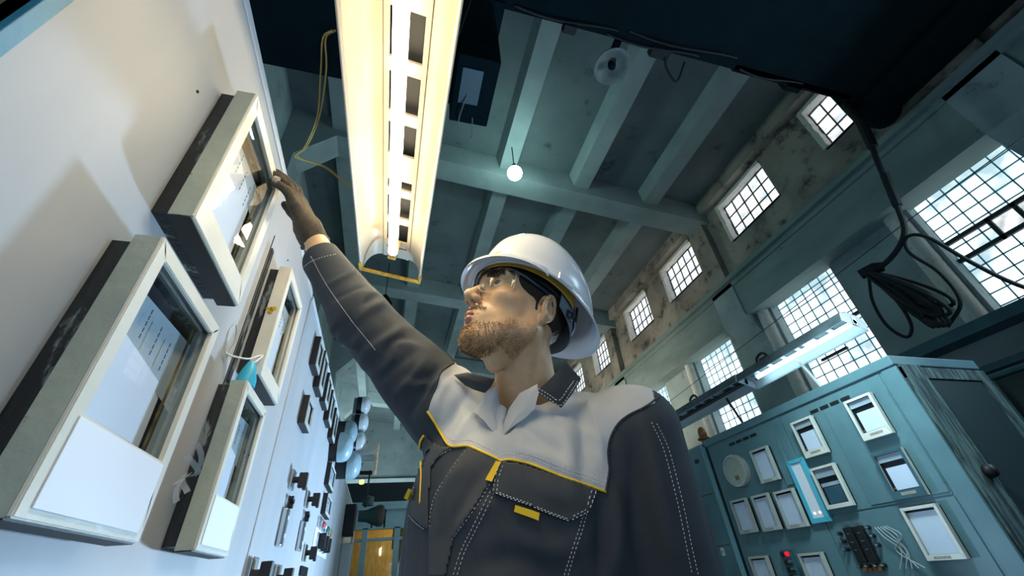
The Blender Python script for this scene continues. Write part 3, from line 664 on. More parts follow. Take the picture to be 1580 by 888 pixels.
# ------------------------------------------------------------------ lit warm trough lamp over the worker
def trough_lamp(name, label, m_in, m_back, m_tube, length, halfw=0.13, depth=0.095, lit=True, cut=True, group=None):
    """local: runs along +Y from 0, opens downwards (-Z); lips at z=0"""
    t = thing(name, label, 'lamp', group=group)
    def prof(s):   # left flank, s=-1/+1
        P = []
        for k in range(9):
            a = k/8; x = 0.054+(halfw-0.054)*math.sin(a*math.pi/2)**0.9; z = depth*math.cos(a*math.pi/2)
            P.append((s*x, z))
        P.append((s*(halfw+0.006), -0.006)); return P
    for s in (-1, 1):
        bm = bmesh.new(); P = prof(s); n = 26
        rr_ = []
        for k in range(n):
            y = length*k/(n-1); wob = 0.0016*math.sin(k*1.9+s)
            inner = [(x+wob*(j/9), y, z) for j, (x, z) in enumerate(P)]
            outer = [(x*1.0+s*0.0022+wob*(j/9), y, z+0.0022) for j, (x, z) in enumerate(P)][::-1]
            rr_.append(inner+outer)
        rings(bm, rr_); link('reflector_flank', bm, m_in, t, smooth=True, auto=35)
        bm = bmesh.new(); tube(bm, [(s*(halfw+0.006), 0, -0.006), (s*(halfw+0.006), length, -0.006)], 0.0042, 6); link('reflector_lip', bm, m_in, t)
    # ladder spine with cut-outs
    bm = bmesh.new(); z0 = depth
    for s in (-1, 1): B(bm, min(s*0.043, s*0.056), max(s*0.043, s*0.056), 0, length, z0-0.004, z0+0.008)
    y = 0.02; k = 0
    while y < length:
        B(bm, -0.045, 0.045, y, min(y+(0.04 if k % 4 != 2 else 0.12), length), z0-0.003, z0+0.006); y += 0.165; k += 1
    B(bm, -0.056, 0.056, length-0.07, length, z0-0.003, z0+0.007)
    link('lamp_spine', bm, m_in, t)
    bm = bmesh.new(); B(bm, -0.036, 0.036, 0, length-0.02, z0+(0.03 if cut else 0.012), z0+(0.05 if cut else 0.02)); link('lamp_backing', bm, m_back, t)
    link('fluorescent_tube', tube(bmesh.new(), [(0, 0.01, 0.028), (0, length-0.14, 0.028)], 0.0185, 14), m_tube, t, smooth=True)
    bm = bmesh.new(); tube(bm, [(0, length-0.142, 0.028), (0, length-0.118, 0.028)], 0.020, 14); tube(bm, [(0, -0.012, 0.028), (0, 0.012, 0.028)], 0.020, 14)
    link('tube_cap', bm, M['chrome'], t, smooth=True, auto=40)
    for ya in (length-0.128, -0.012): link('tube_holder', box(-0.016, 0.016, ya, ya+0.012, 0.005, z0), M['enamel_yel'] if cut else M['chrome'], t)
    return t
ln = trough_lamp('fluorescent_lamp', 'lit warm fluorescent trough lamp hanging over the worker and the recorders', M['enamel'], M['blackmat'], M['tube'], 1.63, 0.121)
p0, p1 = Vector((-0.066, -0.10, 2.135)), Vector((-0.070, 1.545, 2.335))
ay = (p1-p0).normalized(); ax = Vector((1, 0, -0.17)); ax = (ax-ay*ax.dot(ay)).normalized(); az = ax.cross(ay)
ln.matrix_world = Matrix(((ax.x, ay.x, az.x, p0.x), (ax.y, ay.y, az.y, p0.y), (ax.z, ay.z, az.z, p0.z), (0, 0, 0, 1)))
la = bpy.data.lights.new('warm_tube_fill', 'AREA'); la.shape = 'RECTANGLE'; la.size = 0.06; la.size_y = 1.3; la.energy = 11; la.color = (1.0, 0.80, 0.50)
lao = bpy.data.objects.new('warm_tube_fill', la); COL.objects.link(lao); lao.parent = ln; lao.location = (0.03, 0.80, -0.03); lao.rotation_euler = (0, math.radians(-38), 0)  # added area light below the tube, turned to brighten the worker
link('end_tie_strip', box(-0.129, 0.129, 1.622, 1.632, -0.014, -0.001, 0.001), M['enamel_yel'], ln)
bm = bmesh.new()
for s in (-1, 1): B(bm, s*0.127-0.006, s*0.127+0.006, 1.575, 1.632, -0.012, 0.012)
link('end_bracket', bm, M['enamel_yel'], ln)
bm = bmesh.new(); tube(bm, [(0, 0.5, 0.12), (0, 0.5, 2.9)], 0.004, 5); tube(bm, [(0, 1.3, 0.12), (0, 1.3, 2.7)], 0.004, 5); link('suspension_wire', bm, M['iron'], ln)
# yellow twin wire looping from lamp to cabinet top
def pxp(px, py, dep):
    d = CR*(px-790)/FPX-CU*(py-444)/FPX+CF
    return CAM+d*dep
bm = bmesh.new()
for o_ in (0, 0.006):
    A = [(-0.213, 0.50, 2.245), tuple(pxp(498, 60, 1.02)), tuple(pxp(495+o_*700, 110, 1.12)), tuple(pxp(489, 180, 1.25)), tuple(pxp(470, 226, 1.35)), tuple(pxp(456, 242, 1.38)), tuple(pxp(500, 258, 1.45)), tuple(pxp(540, 290, 1.52))]
    tube(bm, spline([(a+o_, b, c+o_*0.5) for a, b, c in A], 8), 0.0022, 6)
tag(link('twin_wire', bm, M['wire_y'], smooth=True), 'yellowed twin wire looping between the lit lamp and the cabinet top', 'wire')

# ------------------------------------------------------------------ right control cabinets
XR = 3.3
rc = thing('switchgear_cabinet', 'large teal control cabinet at the right with many chart recorders', 'cabinet', (XR, 2.9, 0))
def RB(x0, x1, y0, y1, z0, z1, bev=0): return box(x0-XR, x1-XR, y0-2.9, y1-2.9, z0, z1, bev)
link('cabinet_body', RB(3.305, 4.15, 1.87, 3.95, 0, 2.26, 0.004), M['teal'], rc)
link('cornice', RB(3.285, 4.16, 1.855, 3.96, 2.215, 2.285, 0.006), M['teal'], rc)
link('corner_post', RB(3.298, 3.32, 1.86, 1.965, 0, 2.21, 0.003), M['teal'], rc)
link('front_plate', RB(3.296, 3.306, 1.985, 2.915, 1.425, 2.200, 0.002), M['teal'], rc)
link('front_plate', RB(3.290, 3.297, 1.99, 2.50, 1.44, 2.10, 0.002), M['teal'], rc)
link('front_plate', RB(3.296, 3.306, 2.925, 3.90, 0.3, 2.200, 0.002), M['teal'], rc)
link('front_plate', RB(3.296, 3.306, 1.985, 2.915, 0.3, 1.415, 0.002), M['teal'], rc)
link('raised_plate', RB(3.285, 3.297, 3.025, 3.12, 1.68, 2.02, 0.002), M['teal'], rc)
for g, (ya, yb, z) in enumerate(((2.24, 2.62, 2.135), (3.22, 3.62, 2.145))):
    bm = bmesh.new(); wv = (yb-ya)/4
    for q in range(4): B(bm, 3.2935-XR, 3.297-XR, ya+q*wv+0.012-2.9, ya+(q+1)*wv-0.008-2.9, z-0.013, z+0.013)
    link('vent_slot', bm, M['blackmat'], rc)
bm = bmesh.new(); B(bm, 3.33-XR, 3.52-XR, 1.845-2.9, 1.87-2.9, 0, 2.215); B(bm, 3.33-XR, 4.14-XR, 1.847-2.9, 1.87-2.9, 2.12, 2.2)
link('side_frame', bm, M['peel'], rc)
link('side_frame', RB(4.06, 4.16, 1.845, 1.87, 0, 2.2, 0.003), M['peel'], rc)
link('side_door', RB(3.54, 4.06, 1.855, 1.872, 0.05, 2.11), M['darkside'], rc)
bm = lathe(bmesh.new(), [(0, 0), (0.035, 0), (0.04, -0.02), (0.03, -0.045), (0, -0.05)], (3.46-XR, 1.845-2.9, 1.52), 'Y', 14)
link('side_knob', bm, M['blackmat'], rc, smooth=True)
r2 = thing('switchgear_cabinet', 'teal control cabinet farther back, half hidden by the worker\'s left arm', 'cabinet', (XR, 4.8, 0))
link('cabinet_body', box(0.0, 0.85, -0.79, 0.9, 0, 2.255, 0.004), M['teal'], r2)
link('door_seam', box(-0.004, 0.002, -0.72, 0.85, 1.78, 1.786), M['blackmat'], r2)
link('door_seam', box(-0.004, 0.002, -0.72, 0.85, 1.32, 1.326), M['blackmat'], r2)
link('vent_slot', box(-0.003, 0.002, -0.66, -0.59, 2.10, 2.14), M['blackmat'], r2)
bm = bmesh.new(); tube(bm, [(-0.02, -0.80, 0), (-0.02, -0.80, 2.25)], 0.018, 10); tube(bm, [(-0.012, -0.820, 0), (-0.012, -0.820, 2.22)], 0.015, 10)
link('conduit_pipe', bm, mat('teal pipe', (0.16, 0.36, 0.42), 0.3), r2, smooth=True, auto=40)
t = thing('pull_handle', 'black pull handle on the farther teal cabinet', 'handle', (XR, 4.40, 1.17))
link('handle_grip', box(-0.07, 0.0, -0.05, 0.05, -0.15, 0.13, 0.015), M['blackmat'], t)
link('handle_plate', box(-0.012, 0.0, -0.09, 0.08, -0.18, 0.16, 0.004), M['teal_dark'], t)
t = thing('cabinet_lock', 'small white lock on the farther teal cabinet', 'lock', (XR, 4.20, 1.27))
link('lock_plate', box(-0.012, 0.0, -0.022, 0.022, -0.034, 0.034, 0.004), M['paper'], t)
link('lock_slot', box(-0.014, -0.012, -0.005, 0.005, -0.012, 0.012), M['blackmat'], t)
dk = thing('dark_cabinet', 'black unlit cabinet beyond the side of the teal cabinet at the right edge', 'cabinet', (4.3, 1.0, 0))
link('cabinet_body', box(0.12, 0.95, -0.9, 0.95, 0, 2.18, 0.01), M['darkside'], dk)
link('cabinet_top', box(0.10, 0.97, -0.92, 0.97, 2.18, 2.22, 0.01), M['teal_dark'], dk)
XF = 3.2905
def rrec(kind, label, q, style, **k):
    y0, y1, z0, z1 = q
    return recorder(kind, label, k.pop('x', 3.2955), y0, y1, z0, z1, out=-1, style=style, fm=k.pop('fm', M['frame_grey']), side=M['frame_grey'], depth=k.pop('depth', 0.055), fw=k.pop('fw', 0.018), group='recorders on the right cabinet', **k)
rrec('strip_recorder', 'topmost recorder on the teal cabinet, nearest its right edge', (2.07, 2.28, 1.815, 2.10), 'strip', x=3.2895, fm=M['frame'])
rrec('strip_recorder', 'upper recorder under the middle of the hanging lamp, left of the topmost one', (2.585, 2.795, 1.82, 2.105), 'strip', fm=M['frame'])
rrec('strip_recorder', 'recorder with a dark lower half in the middle of the teal cabinet', (2.59, 2.81, 1.455, 1.745), 'mech', fm=M['frame'])
rrec('strip_recorder', 'open recorder with loose curled chart and dark frame, under the topmost one', (2.08, 2.29, 1.44, 1.725), 'strip', x=3.2895, fm=M['teal_dark'])
rrec('blank_recorder', 'blank cream recorder lowest at the right edge of the teal cabinet', (2.075, 2.295, 1.105, 1.392), 'paper', fm=M['frame'])
rrec('meter_recorder', 'recorder just right of the round gauge', (3.13, 3.34, 1.735, 2.015), 'paper')
rrec('meter_recorder', 'first of three recorders in a row below the round gauge', (3.60, 3.815, 1.388, 1.668), 'paper')
rrec('meter_recorder', 'middle of three recorders in a row below the round gauge', (3.325, 3.525, 1.38, 1.663), 'paper')
rrec('meter_recorder', 'last of the row of three, touching the bright blue plate', (3.045, 3.255, 1.372, 1.652), 'paper')
rrec('meter_recorder', 'half seen recorder at the bottom edge, left of the red button', (3.60, 3.82, 0.93, 1.21), 'paper')
rrec('meter_recorder', 'half seen recorder at the bottom edge, right of the red button', (3.03, 3.255, 0.92, 1.20), 'paper')
rrec('meter_recorder', 'lone recorder on the farther teal cabinet beside the sleeve', (4.265, 4.475, 1.45, 1.73), 'paper', x=3.2995)
t = thing('level_indicator', 'tall bright blue framed indicator strip beside the middle recorder', 'indicator', (3.2955, 2.93, 1.615), math.pi, None)
link('indicator_frame', frame_bm(-0.09, 0.09, -0.232, 0.232, 0, 0.03, 0.035, 0.045, 0.03, 0.035, 0.003), M['bluefr'], t)
link('indicator_face', box(0.004, 0.02, -0.058, 0.048, -0.200, 0.205), M['paper'], t)
for y in (-0.03, 0.02): link('indicator_bulb', lathe(bmesh.new(), [(0.010, 0.02), (0.008, 0.025), (0, 0.027)], (0, y, -0.165), 'X', 10), mat('faint pink bulb', (1, 0.7, 0.6), 0.3, emit=(1, 0.6, 0.5), estr=1.5), t)
t = thing('round_gauge', 'round pressure gauge near the top left of the teal cabinet', 'gauge', (3.2955, 3.61, 1.905), math.pi)
link('gauge_case', lathe(bmesh.new(), [(0, 0), (0.145, 0), (0.150, 0.03), (0.142, 0.055), (0.125, 0.058), (0.122, 0.045)], (0, 0, 0), 'X', 36), M['frame_grey'], t, smooth=True, auto=40)
link('gauge_face', lathe(bmesh.new(), [(0, 0.042), (0.124, 0.042), (0.124, 0.046), (0, 0.046)], (0, 0, 0), 'X', 36), mat('dull gauge face', (0.42, 0.46, 0.40), 0.5), t)
bm = bmesh.new(); B(bm, 0.0465, 0.048, -0.022, -0.006, -0.085, -0.045); B(bm, 0.0465, 0.048, 0.006, 0.022, -0.085, -0.045); B(bm, 0.0465, 0.048, -0.006, 0.006, -0.070, -0.062); lathe(bm, [(0.006, 0.046), (0, 0.05)], (0, 0, 0), 'X', 10)
link('gauge_mark', bm, M['rust'], t)
# relay cluster
t = thing('relay_block', 'black relay block with two columns of terminals low on the teal cabinet', 'relay', (XF, 2.70, 1.215), math.pi)
bm = bmesh.new()
for yc in (-0.042, 0.042): B(bm, 0, 0.035, yc-0.032, yc+0.032, -0.10, 0.115, 0, 0.004)
link('relay_body', bm, M['blackmat'], t)
bm = bmesh.new()
for yc in (-0.042, 0.042):
    for z in (0.075, 0.025, -0.025): B(bm, 0.035, 0.038, yc-0.012, yc+0.012, z-0.003, z+0.003)
    B(bm, 0.0, 0.03, yc-0.022, yc+0.022, 0.118, 0.135)
link('relay_contact', bm, M['chrome'], t)
bm = bmesh.new()
for yc in (-0.042, 0.042): B(bm, 0, 0.02, yc-0.03, yc+0.03, -0.15, -0.115)
link('relay_foot', bm, M['rust'], t)
KN_ = [(2.825, 1.30, 'upper of the three left of the relay block'), (2.825, 1.25, 'middle of the three left of the relay block'), (2.825, 1.20, 'lower of the three left of the relay block'),
 (2.59, 1.315, 'upper of the three right of the relay block'), (2.585, 1.265, 'middle of the three right of the relay block'), (2.58, 1.21, 'lower of the three right of the relay block'),
 (2.775, 1.095, 'leftmost of the four under the relay block'), (2.72, 1.095, 'second from left of the four under the relay block'), (2.66, 1.095, 'third from left of the four under the relay block'), (2.61, 1.095, 'rightmost of the four under the relay block')]
for (y, z, wh_) in KN_:
    t = thing('terminal_knob', 'silver tipped terminal knob, '+wh_, 'knob', (XF, y, z), math.pi, 'terminal knobs around the relay block')
    link('knob_stem', lathe(bmesh.new(), [(0, 0), (0.013, 0), (0.012, 0.03), (0, 0.03)], (0, 0, 0), 'X', 10), M['blackmat'], t, smooth=True, auto=40)
    link('knob_tip', lathe(bmesh.new(), [(0.009, 0.03), (0.009, 0.045), (0, 0.047)], (0, -0.004 if y > 2.7 else 0.004, 0), 'X', 10), M['chrome'], t, smooth=True, auto=40)
t = thing('loose_terminal_wire', 'tangle of thin wires on the teal cabinet right of the relay block', 'wire', (XF, 2.45, 1.15))
bm = bmesh.new()
for k in range(5): tube(bm, spline([(-0.004, 0.10-0.02*k, 0.16), (-0.03, 0.05-0.03*k, 0.10), (-0.01, -0.04*math.sin(k), 0.02), (-0.02, 0.06-0.04*k, -0.08)], 6), 0.003, 5)
link('wire_strand', bm, M['scalepl'], t)
t = thing('push_button_box', 'black push button column with one red button at the bottom of the teal cabinet', 'button box', (XF, 3.39, 1.12), math.pi)
link('box_body', box(0, 0.03, -0.055, 0.055, -0.20, 0.115, 0.004), M['teal_dark'], t)
link('red_button', lathe(bmesh.new(), [(0.018, 0.03), (0.018, 0.045), (0.010, 0.05), (0, 0.05)], (0, 0.022, 0.085), 'X', 14), M['red'], t, smooth=True, auto=50)
link('black_button', lathe(bmesh.new(), [(0.018, 0.03), (0.018, 0.045), (0.010, 0.05), (0, 0.05)], (0, -0.028, 0.085), 'X', 14), M['blackmat'], t, smooth=True, auto=50)
for z in (0.03, -0.02, -0.07):
    link('rocker_switch', box(0.03, 0.045, -0.03, 0.035, z-0.018, z+0.014, 0.003), M['blackmat'], t)
    link('silver_button', lathe(bmesh.new(), [(0.014, 0.03), (0.012, 0.055), (0, 0.057)], (0, 0.03, z), 'X', 10), M['chrome'], t, smooth=True, auto=50)
# hanging lamps over the right cabinet
def cab_lamp(name, label, y0, y1, tubem, rise=0.0):
    t = trough_lamp(name, label, mat('cool white reflector', (0.42, 0.50, 0.54), 0.4), M['lamp_back'], tubem, y1-y0, 0.105, 0.075, cut=False)
    # opaque housing shell above
    bm = bmesh.new(); L_ = y1-y0
    rings(bm, [[(-0.118, y, -0.006), (-0.118, y, 0.075), (-0.05, y, 0.115), (0.05, y, 0.115), (0.118, y, 0.075), (0.118, y, -0.006), (0.114, y, -0.006), (0.114, y, 0.073), (0.048, y, 0.111), (-0.048, y, 0.111), (-0.114, y, 0.073), (-0.114, y, -0.006)] for y in (0, L_)])
    link('lamp_housing', bm, M['lamp_back'], t)
    if 'lit trough' in label: link('end_cap', rings(bmesh.new(), [[(-0.112, y, 0.0), (-0.112, y, 0.072), (-0.047, y, 0.108), (0.047, y, 0.108), (0.112, y, 0.072), (0.112, y, 0.0)] for y in (-0.004, 0.0)]), M['paper'], t)
    return t
h1 = cab_lamp('cabinet_lamp', 'lit trough lamp on brackets above the teal cabinet', 1.98, 3.16, M['tube_cool']); h1.location = (3.36, 1.98, 2.60); h1.rotation_euler = (0, math.radians(18), 0)
h2 = cab_lamp('cabinet_lamp', 'dark unlit trough lamp continuing the lit one over the teal cabinet', 3.17, 4.5, mat('dead tube', (0.03, 0.035, 0.04), 0.4)); h2.location = (3.36, 3.18, 2.61); h2.rotation_euler = (0, math.radians(18), 0)
for nm, lb_, y in (('lamp_bracket', 'bracket carrying the lit lamp on top of the teal cabinet', 2.50), ('lamp_bracket', 'bracket carrying the unlit lamp on top of the teal cabinet', 3.45)):
    t = thing(nm, lb_, 'bracket', (3.42, y, 2.285))
    bm = bmesh.new(); tube(bm, [(0, 0, 0), (-0.02, 0.08, 0.32)], 0.012, 8); link('bracket_rod', bm, M['frame_grey' if y < 3 else 'blackmat'], t)
    link('bracket_foot', box(-0.05, 0.05, -0.05, 0.04, 0, 0.025, 0.004), M['teal_dark'], t)
for y, lb_ in ((2.85, 'small black clamp on top of the lit cabinet lamp'), (3.95, 'small black clamp on top of the unlit cabinet lamp')):
    t = thing('wire_clamp', lb_, 'clamp', (3.36, y, 2.72)); bm = bmesh.new(); B(bm, -0.02, 0.02, -0.05, 0.05, 0, 0.035, 0, 0.005); tube(bm, spline([(0, -0.05, 0.02), (0, 0.0, 0.08), (0, 0.08, 0.06), (0.0, 0.10, 0.0)], 5), 0.012, 6)
    link('clamp_body', bm, M['blackmat'], t)
def beacon(label, loc, flip=False):
    t = thing('beacon_lamp', label, 'lamp', loc); s = -1 if flip else 1
    f = lambda P: [(r, s*h) for r, h in P]
    link('beacon_glass', lathe(bmesh.new(), f([(0.042, 0.05), (0.045, 0.10), (0.035, 0.145), (0.015, 0.165), (0, 0.168)]), n=18), M['amber'], t, smooth=True)
    link('beacon_base', lathe(bmesh.new(), f([(0, 0), (0.03, 0), (0.035, 0.02), (0.065, 0.03), (0.065, 0.045), (0.045, 0.055), (0, 0.055)]), n=18), M['rust'] if not flip else M['blackmat'], t, smooth=True, auto=40)
    return t
beacon('brown glass beacon standing at the corner between the two teal cabinets', (3.36, 4.02, 2.285))
beacon('brown glass beacon near the far end of the unlit lamp, beside the shoulder', (3.36, 4.62, 2.32))
t = thing('beacon_post', 'thin arm at the far end of the unlit lamp holding it over the cabinet', 'bracket', (3.36, 4.62, 2.255))
link('post_rod', tube(bmesh.new(), [(0, 0, 0), (0, 0, 0.065)], 0.02, 8), M['blackmat'], t)
link('post_arm', tube(bmesh.new(), [(0.09, -0.02, 0.0), (0.05, -0.12, 0.40)], 0.02, 8), M['blackmat'], t)
# ------------------------------------------------------------------ implicit surfaces (for the worker)
def s_ell(p, c, r, R=None):
    q = p-np.asarray(c, np.float32)
    if R is not None: q = q@np.asarray(R, np.float32)
    r = np.asarray(r, np.float32); a = np.sqrt(((q/r)**2).sum(1)); b = np.sqrt(((q/(r*r))**2).sum(1))+1e-9
    return a*(a-1)/b
def s_cap(p, a, b, ra, rb=None, flat=None):
    rb = ra if rb is None else rb
    a = np.asarray(a, np.float32); b = np.asarray(b, np.float32); ab = b-a
    t = np.clip(((p-a)@ab)/(ab@ab), 0, 1)
    return np.sqrt(((p-a-t[:, None]*ab)**2).sum(1))-(ra+(rb-ra)*t)
def s_box(p, c, h, R=None, rd=0.0):
    q = p-np.asarray(c, np.float32)
    if R is not None: q = q@np.asarray(R, np.float32)
    q = np.abs(q)-np.asarray(h, np.float32)+rd
    return np.sqrt((np.maximum(q, 0)**2).sum(1))+np.minimum(q.max(1), 0)-rd
def smin(a, b, k):
    h = np.clip(0.5+0.5*(b-a)/k, 0, 1); return b+(a-b)*h-k*h*(1-h)
def smax(a, b, k): return -smin(-a, -b, k)
_lat = np.random.RandomState(3).rand(32, 32, 32).astype(np.float32)
def vnoise(p):
    i = np.floor(p).astype(np.int64); f = (p-i).astype(np.float32); f = f*f*(3-2*f); o = 0
    for dx in (0, 1):
        wx = f[:, 0] if dx else 1-f[:, 0]
        for dy in (0, 1):
            wy = f[:, 1] if dy else 1-f[:, 1]
            for dz in (0, 1):
                wz = f[:, 2] if dz else 1-f[:, 2]
                o = o+wx*wy*wz*_lat[(i[:, 0]+dx) % 32, (i[:, 1]+dy) % 32, (i[:, 2]+dz) % 32]
    return o*2-1
def surface(sdf, lo, hi, h, nb=14):
    """sparse naive surface nets"""
    lo = np.array(lo, float); n = np.ceil((np.array(hi)-lo)/h/nb).astype(int); N = n*nb+2
    bi = np.stack(np.meshgrid(*[np.arange(k) for k in n], indexing='ij'), -1).reshape(-1, 3)
    ctr = (lo+(bi+0.5)*nb*h).astype(np.float32)
    d = sdf(ctr); keep = np.abs(d) < nb*h*0.87*1.35+0.01
    bi = bi[keep]
    loc = np.stack(np.meshgrid(*[np.arange(nb+1)]*3, indexing='ij'), -1)
    V = []; IDs = []; F = []
    cell = np.stack(np.meshgrid(*[np.arange(nb)]*3, indexing='ij'), -1).reshape(-1, 3)
    key = lambda c: (c[..., 0].astype(np.int64)*N[1]+c[..., 1])*N[2]+c[..., 2]
    quads = []
    CH = 60
    for s in range(0, len(bi), CH):
        bb = bi[s:s+CH]
        g = (bb[:, None, None, None, :]*nb+loc[None])
        P = (lo+g*h).astype(np.float32).reshape(-1, 3)
        D = sdf(P).reshape(len(bb), nb+1, nb+1, nb+1)
        S = D < 0
        c8 = [(a, b, c) for a in (0, 1) for b in (0, 1) for c in (0, 1)]
        cnt = sum(S[:, a:nb+a, b:nb+b, c:nb+c].astype(np.int8) for a, b, c in c8)
        B_, I, J, K = np.nonzero((cnt > 0) & (cnt < 8))
        if len(B_) == 0: continue
        acc = np.zeros((len(B_), 3)); w = np.zeros(len(B_))
        for a, b, c in c8:
            for ax in range(3):
                if (a, b, c)[ax]: continue
                e = [a, b, c]; e[ax] = 1
                d0 = D[B_, I+a, J+b, K+c]; d1 = D[B_, I+e[0], J+e[1], K+e[2]]
                m = (d0 < 0) != (d1 < 0); t = np.where(m, d0/(d0-d1+1e-12), 0)
                q = np.zeros((len(B_), 3)); q[:, 0] = a; q[:, 1] = b; q[:, 2] = c; q[:, ax] += t
                acc += q*m[:, None]; w += m
        gc = bb[B_]*nb+np.stack([I, J, K], 1)
        V.append(lo+(gc+acc/w[:, None])*h); IDs.append(key(gc))
        for ax in range(3):
            e = [0, 0, 0]; e[ax] = 1
            s0 = S[B_, I, J, K]; s1 = S[B_, I+e[0], J+e[1], K+e[2]]; m = s0 != s1
            if not m.any(): continue
            g0 = gc[m]; u = np.zeros(3, int); v = np.zeros(3, int); u[(ax+1) % 3] = 1; v[(ax+2) % 3] = 1
            q = np.stack([key(g0), key(g0-u), key(g0-u-v), key(g0-v)], 1)
            fl = s0[m]; q[~fl] = q[~fl][:, ::-1]
            quads.append(q)
    V = np.concatenate(V); ids = np.concatenate(IDs); q = np.concatenate(quads)
    o = np.argsort(ids); si = ids[o]; pos = np.clip(np.searchsorted(si, q), 0, len(si)-1)
    ok = (si[pos] == q).all(1); q = o[pos][ok]
    return V, q
def mesh_obj(name, V, Q, m, parent=None, smooth=True):
    me = bpy.data.meshes.new(name)
    me.vertices.add(len(V)); me.vertices.foreach_set('co', np.asarray(V, np.float32).ravel())
    me.loops.add(len(Q)*4); me.loops.foreach_set('vertex_index', np.asarray(Q, np.int32).ravel())
    me.polygons.add(len(Q)); me.polygons.foreach_set('loop_start', np.arange(0, len(Q)*4, 4, dtype=np.int32)); me.polygons.foreach_set('loop_total', np.full(len(Q), 4, np.int32))
    me.update(); me.validate()
    if smooth: me.polygons.foreach_set('use_smooth', np.ones(len(me.polygons), bool))
    for k in (m if isinstance(m, (list, tuple)) else [m]): me.materials.append(k)
    o = bpy.data.objects.new(name, me); COL.objects.link(o)
    if parent: o.parent = parent
    return o

# ------------------------------------------------------------------ the worker
wk = thing('person', 'worker in white hard hat and navy jacket reaching up with a gloved hand', 'person')
HR = np.array([[-0.855, 0.43, 0.29], [-0.455, -0.89, -0.023], [0.248, -0.152, 0.957]], np.float64)   # head axes: forward, left, up
u_, s__, vt_ = np.linalg.svd(HR); HR = u_@vt_
HO = np.array([0.223, 0.689, 1.634])
def hw(l): return HO+HR@np.array(l, float)          # head local -> world
def toh(p): return (p-HO.astype(np.float32))@HR.astype(np.float32)
def mir(q):
    m = q.copy(); m[:, 1] = np.abs(m[:, 1]); return m
def rotm(ax, deg):
    return np.array(Matrix.Rotation(math.radians(deg), 3, ax))
def head_sdf(q):
    m = mir(q)
    d = s_ell(q, (-0.014, 0, 0.038), (0.100, 0.077, 0.084))
    d = smin(d, s_ell(q, (0.030, 0, -0.020), (0.062, 0.062, 0.085)), 0.03)
    d = smin(d, s_ell(q, (0.046, 0, 0.045), (0.046, 0.056, 0.045)), 0.02)      # forehead
    d = smin(d, s_ell(q, (0.040, 0, -0.068), (0.048, 0.047, 0.042)), 0.025)
    d = smin(d, s_cap(m, (0.002, 0.056, -0.055), (0.076, 0.020, -0.100), 0.014, 0.014), 0.025)
    d = smin(d, s_cap(m, (0.000, 0.060, -0.015), (0.004, 0.055, -0.058), 0.013, 0.013), 0.02)
    d = smin(d, s_ell(q, (0.081, 0, -0.094), (0.018, 0.020, 0.016)), 0.02)      # chin
    d = smin(d, s_ell(m, (0.062, 0.040, -0.010), (0.024, 0.020, 0.016)), 0.02)  # cheekbone
    d = smin(d, s_ell(q, (0.080, 0, -0.058), (0.025, 0.027, 0.026)), 0.018)     # muzzle
    d = smin(d, s_cap(m, (0.090, 0.0, 0.034), (0.080, 0.042, 0.037), 0.009, 0.009), 0.016)
    d = smax(d, -s_ell(m, (0.095, 0.031, 0.016), (0.016, 0.018, 0.012)), 0.012)   # sockets
    # lids round the eye ball
    lid = s_ell(m, (0.0765, 0.031, 0.016), (0.0145, 0.0165, 0.0142))
    slit = s_ell(m, (0.092, 0.0315, 0.0150), (0.015, 0.0140, 0.0066), rotm('X', -6))
    lid = smax(lid, -slit, 0.0015); d = smin(d, lid, 0.004)
    # nose
    d = smin(d, s_cap(q, (0.091, 0, 0.022), (0.116, 0, -0.016), 0.0065, 0.0085), 0.010)
    d = smin(d, s_ell(q, (0.117, 0, -0.021), (0.0105, 0.010, 0.0095)), 0.008)
    d = smin(d, s_ell(m, (0.106, 0.0105, -0.0265), (0.011, 0.0072, 0.0085)), 0.005)
    d = smin(d, s_cap(q, (0.112, 0, -0.030), (0.103, 0, -0.038), 0.004, 0.004), 0.006)
    d = smax(d, -s_ell(m, (0.1095, 0.0068, -0.0345), (0.0062, 0.0030, 0.0060)), 0.002)
    # lips
    d = smin(d, s_cap(m, (0.1035, 0.002, -0.0555), (0.0905, 0.0225, -0.0605), 0.0052, 0.0028), 0.004)
    d = smin(d, s_cap(m, (0.1015, 0.0, -0.0670), (0.0900, 0.0200, -0.0640), 0.0064, 0.0034), 0.004)
    d = smax(d, -s_cap(m, (0.1085, 0.0, -0.0610), (0.0920, 0.0225, -0.0618), 0.0016, 0.0012), 0.002)
    d = smax(d, -s_ell(q, (0.105, 0, -0.079), (0.006, 0.016, 0.006)), 0.008)
    # ears
    Re = rotm('Z', 22)@rotm('Y', -12)
    ce = np.array((-0.012, 0.079, -0.002)); e = s_ell(m, ce, (0.0215, 0.0065, 0.032), Re)
    e = smin(e, s_ell(m, ce+np.array((0.006, -0.001, -0.027)), (0.009, 0.006, 0.010), Re), 0.006)
    qq = (m-ce.astype(np.float32))@Re.astype(np.float32)
    rad = np.sqrt((qq[:, 0]/0.0185)**2+((qq[:, 2]-0.003)/0.0265)**2)
    rim = np.sqrt(((rad-1)*0.019)**2+(qq[:, 1]-0.004)**2)-0.0036
    rim = np.where((qq[:, 0] > 0.011) & (qq[:, 2] < 0.006), 0.02, rim)
    e = smin(e, rim, 0.003)
    e = smax(e, -s_ell(m, ce+Re@np.array((0.003, 0.0085, -0.003)), (0.0095, 0.0085, 0.014), Re), 0.003)
    e = smax(e, -s_ell(m, ce+Re@np.array((-0.002, 0.008, 0.016)), (0.010, 0.0050, 0.006), Re), 0.003)
    e = smin(e, s_ell(m, ce+np.array((0.0125, 0.000, -0.004)), (0.004, 0.004, 0.006)), 0.004)
    d = smin(d, e, 0.006)
    return d
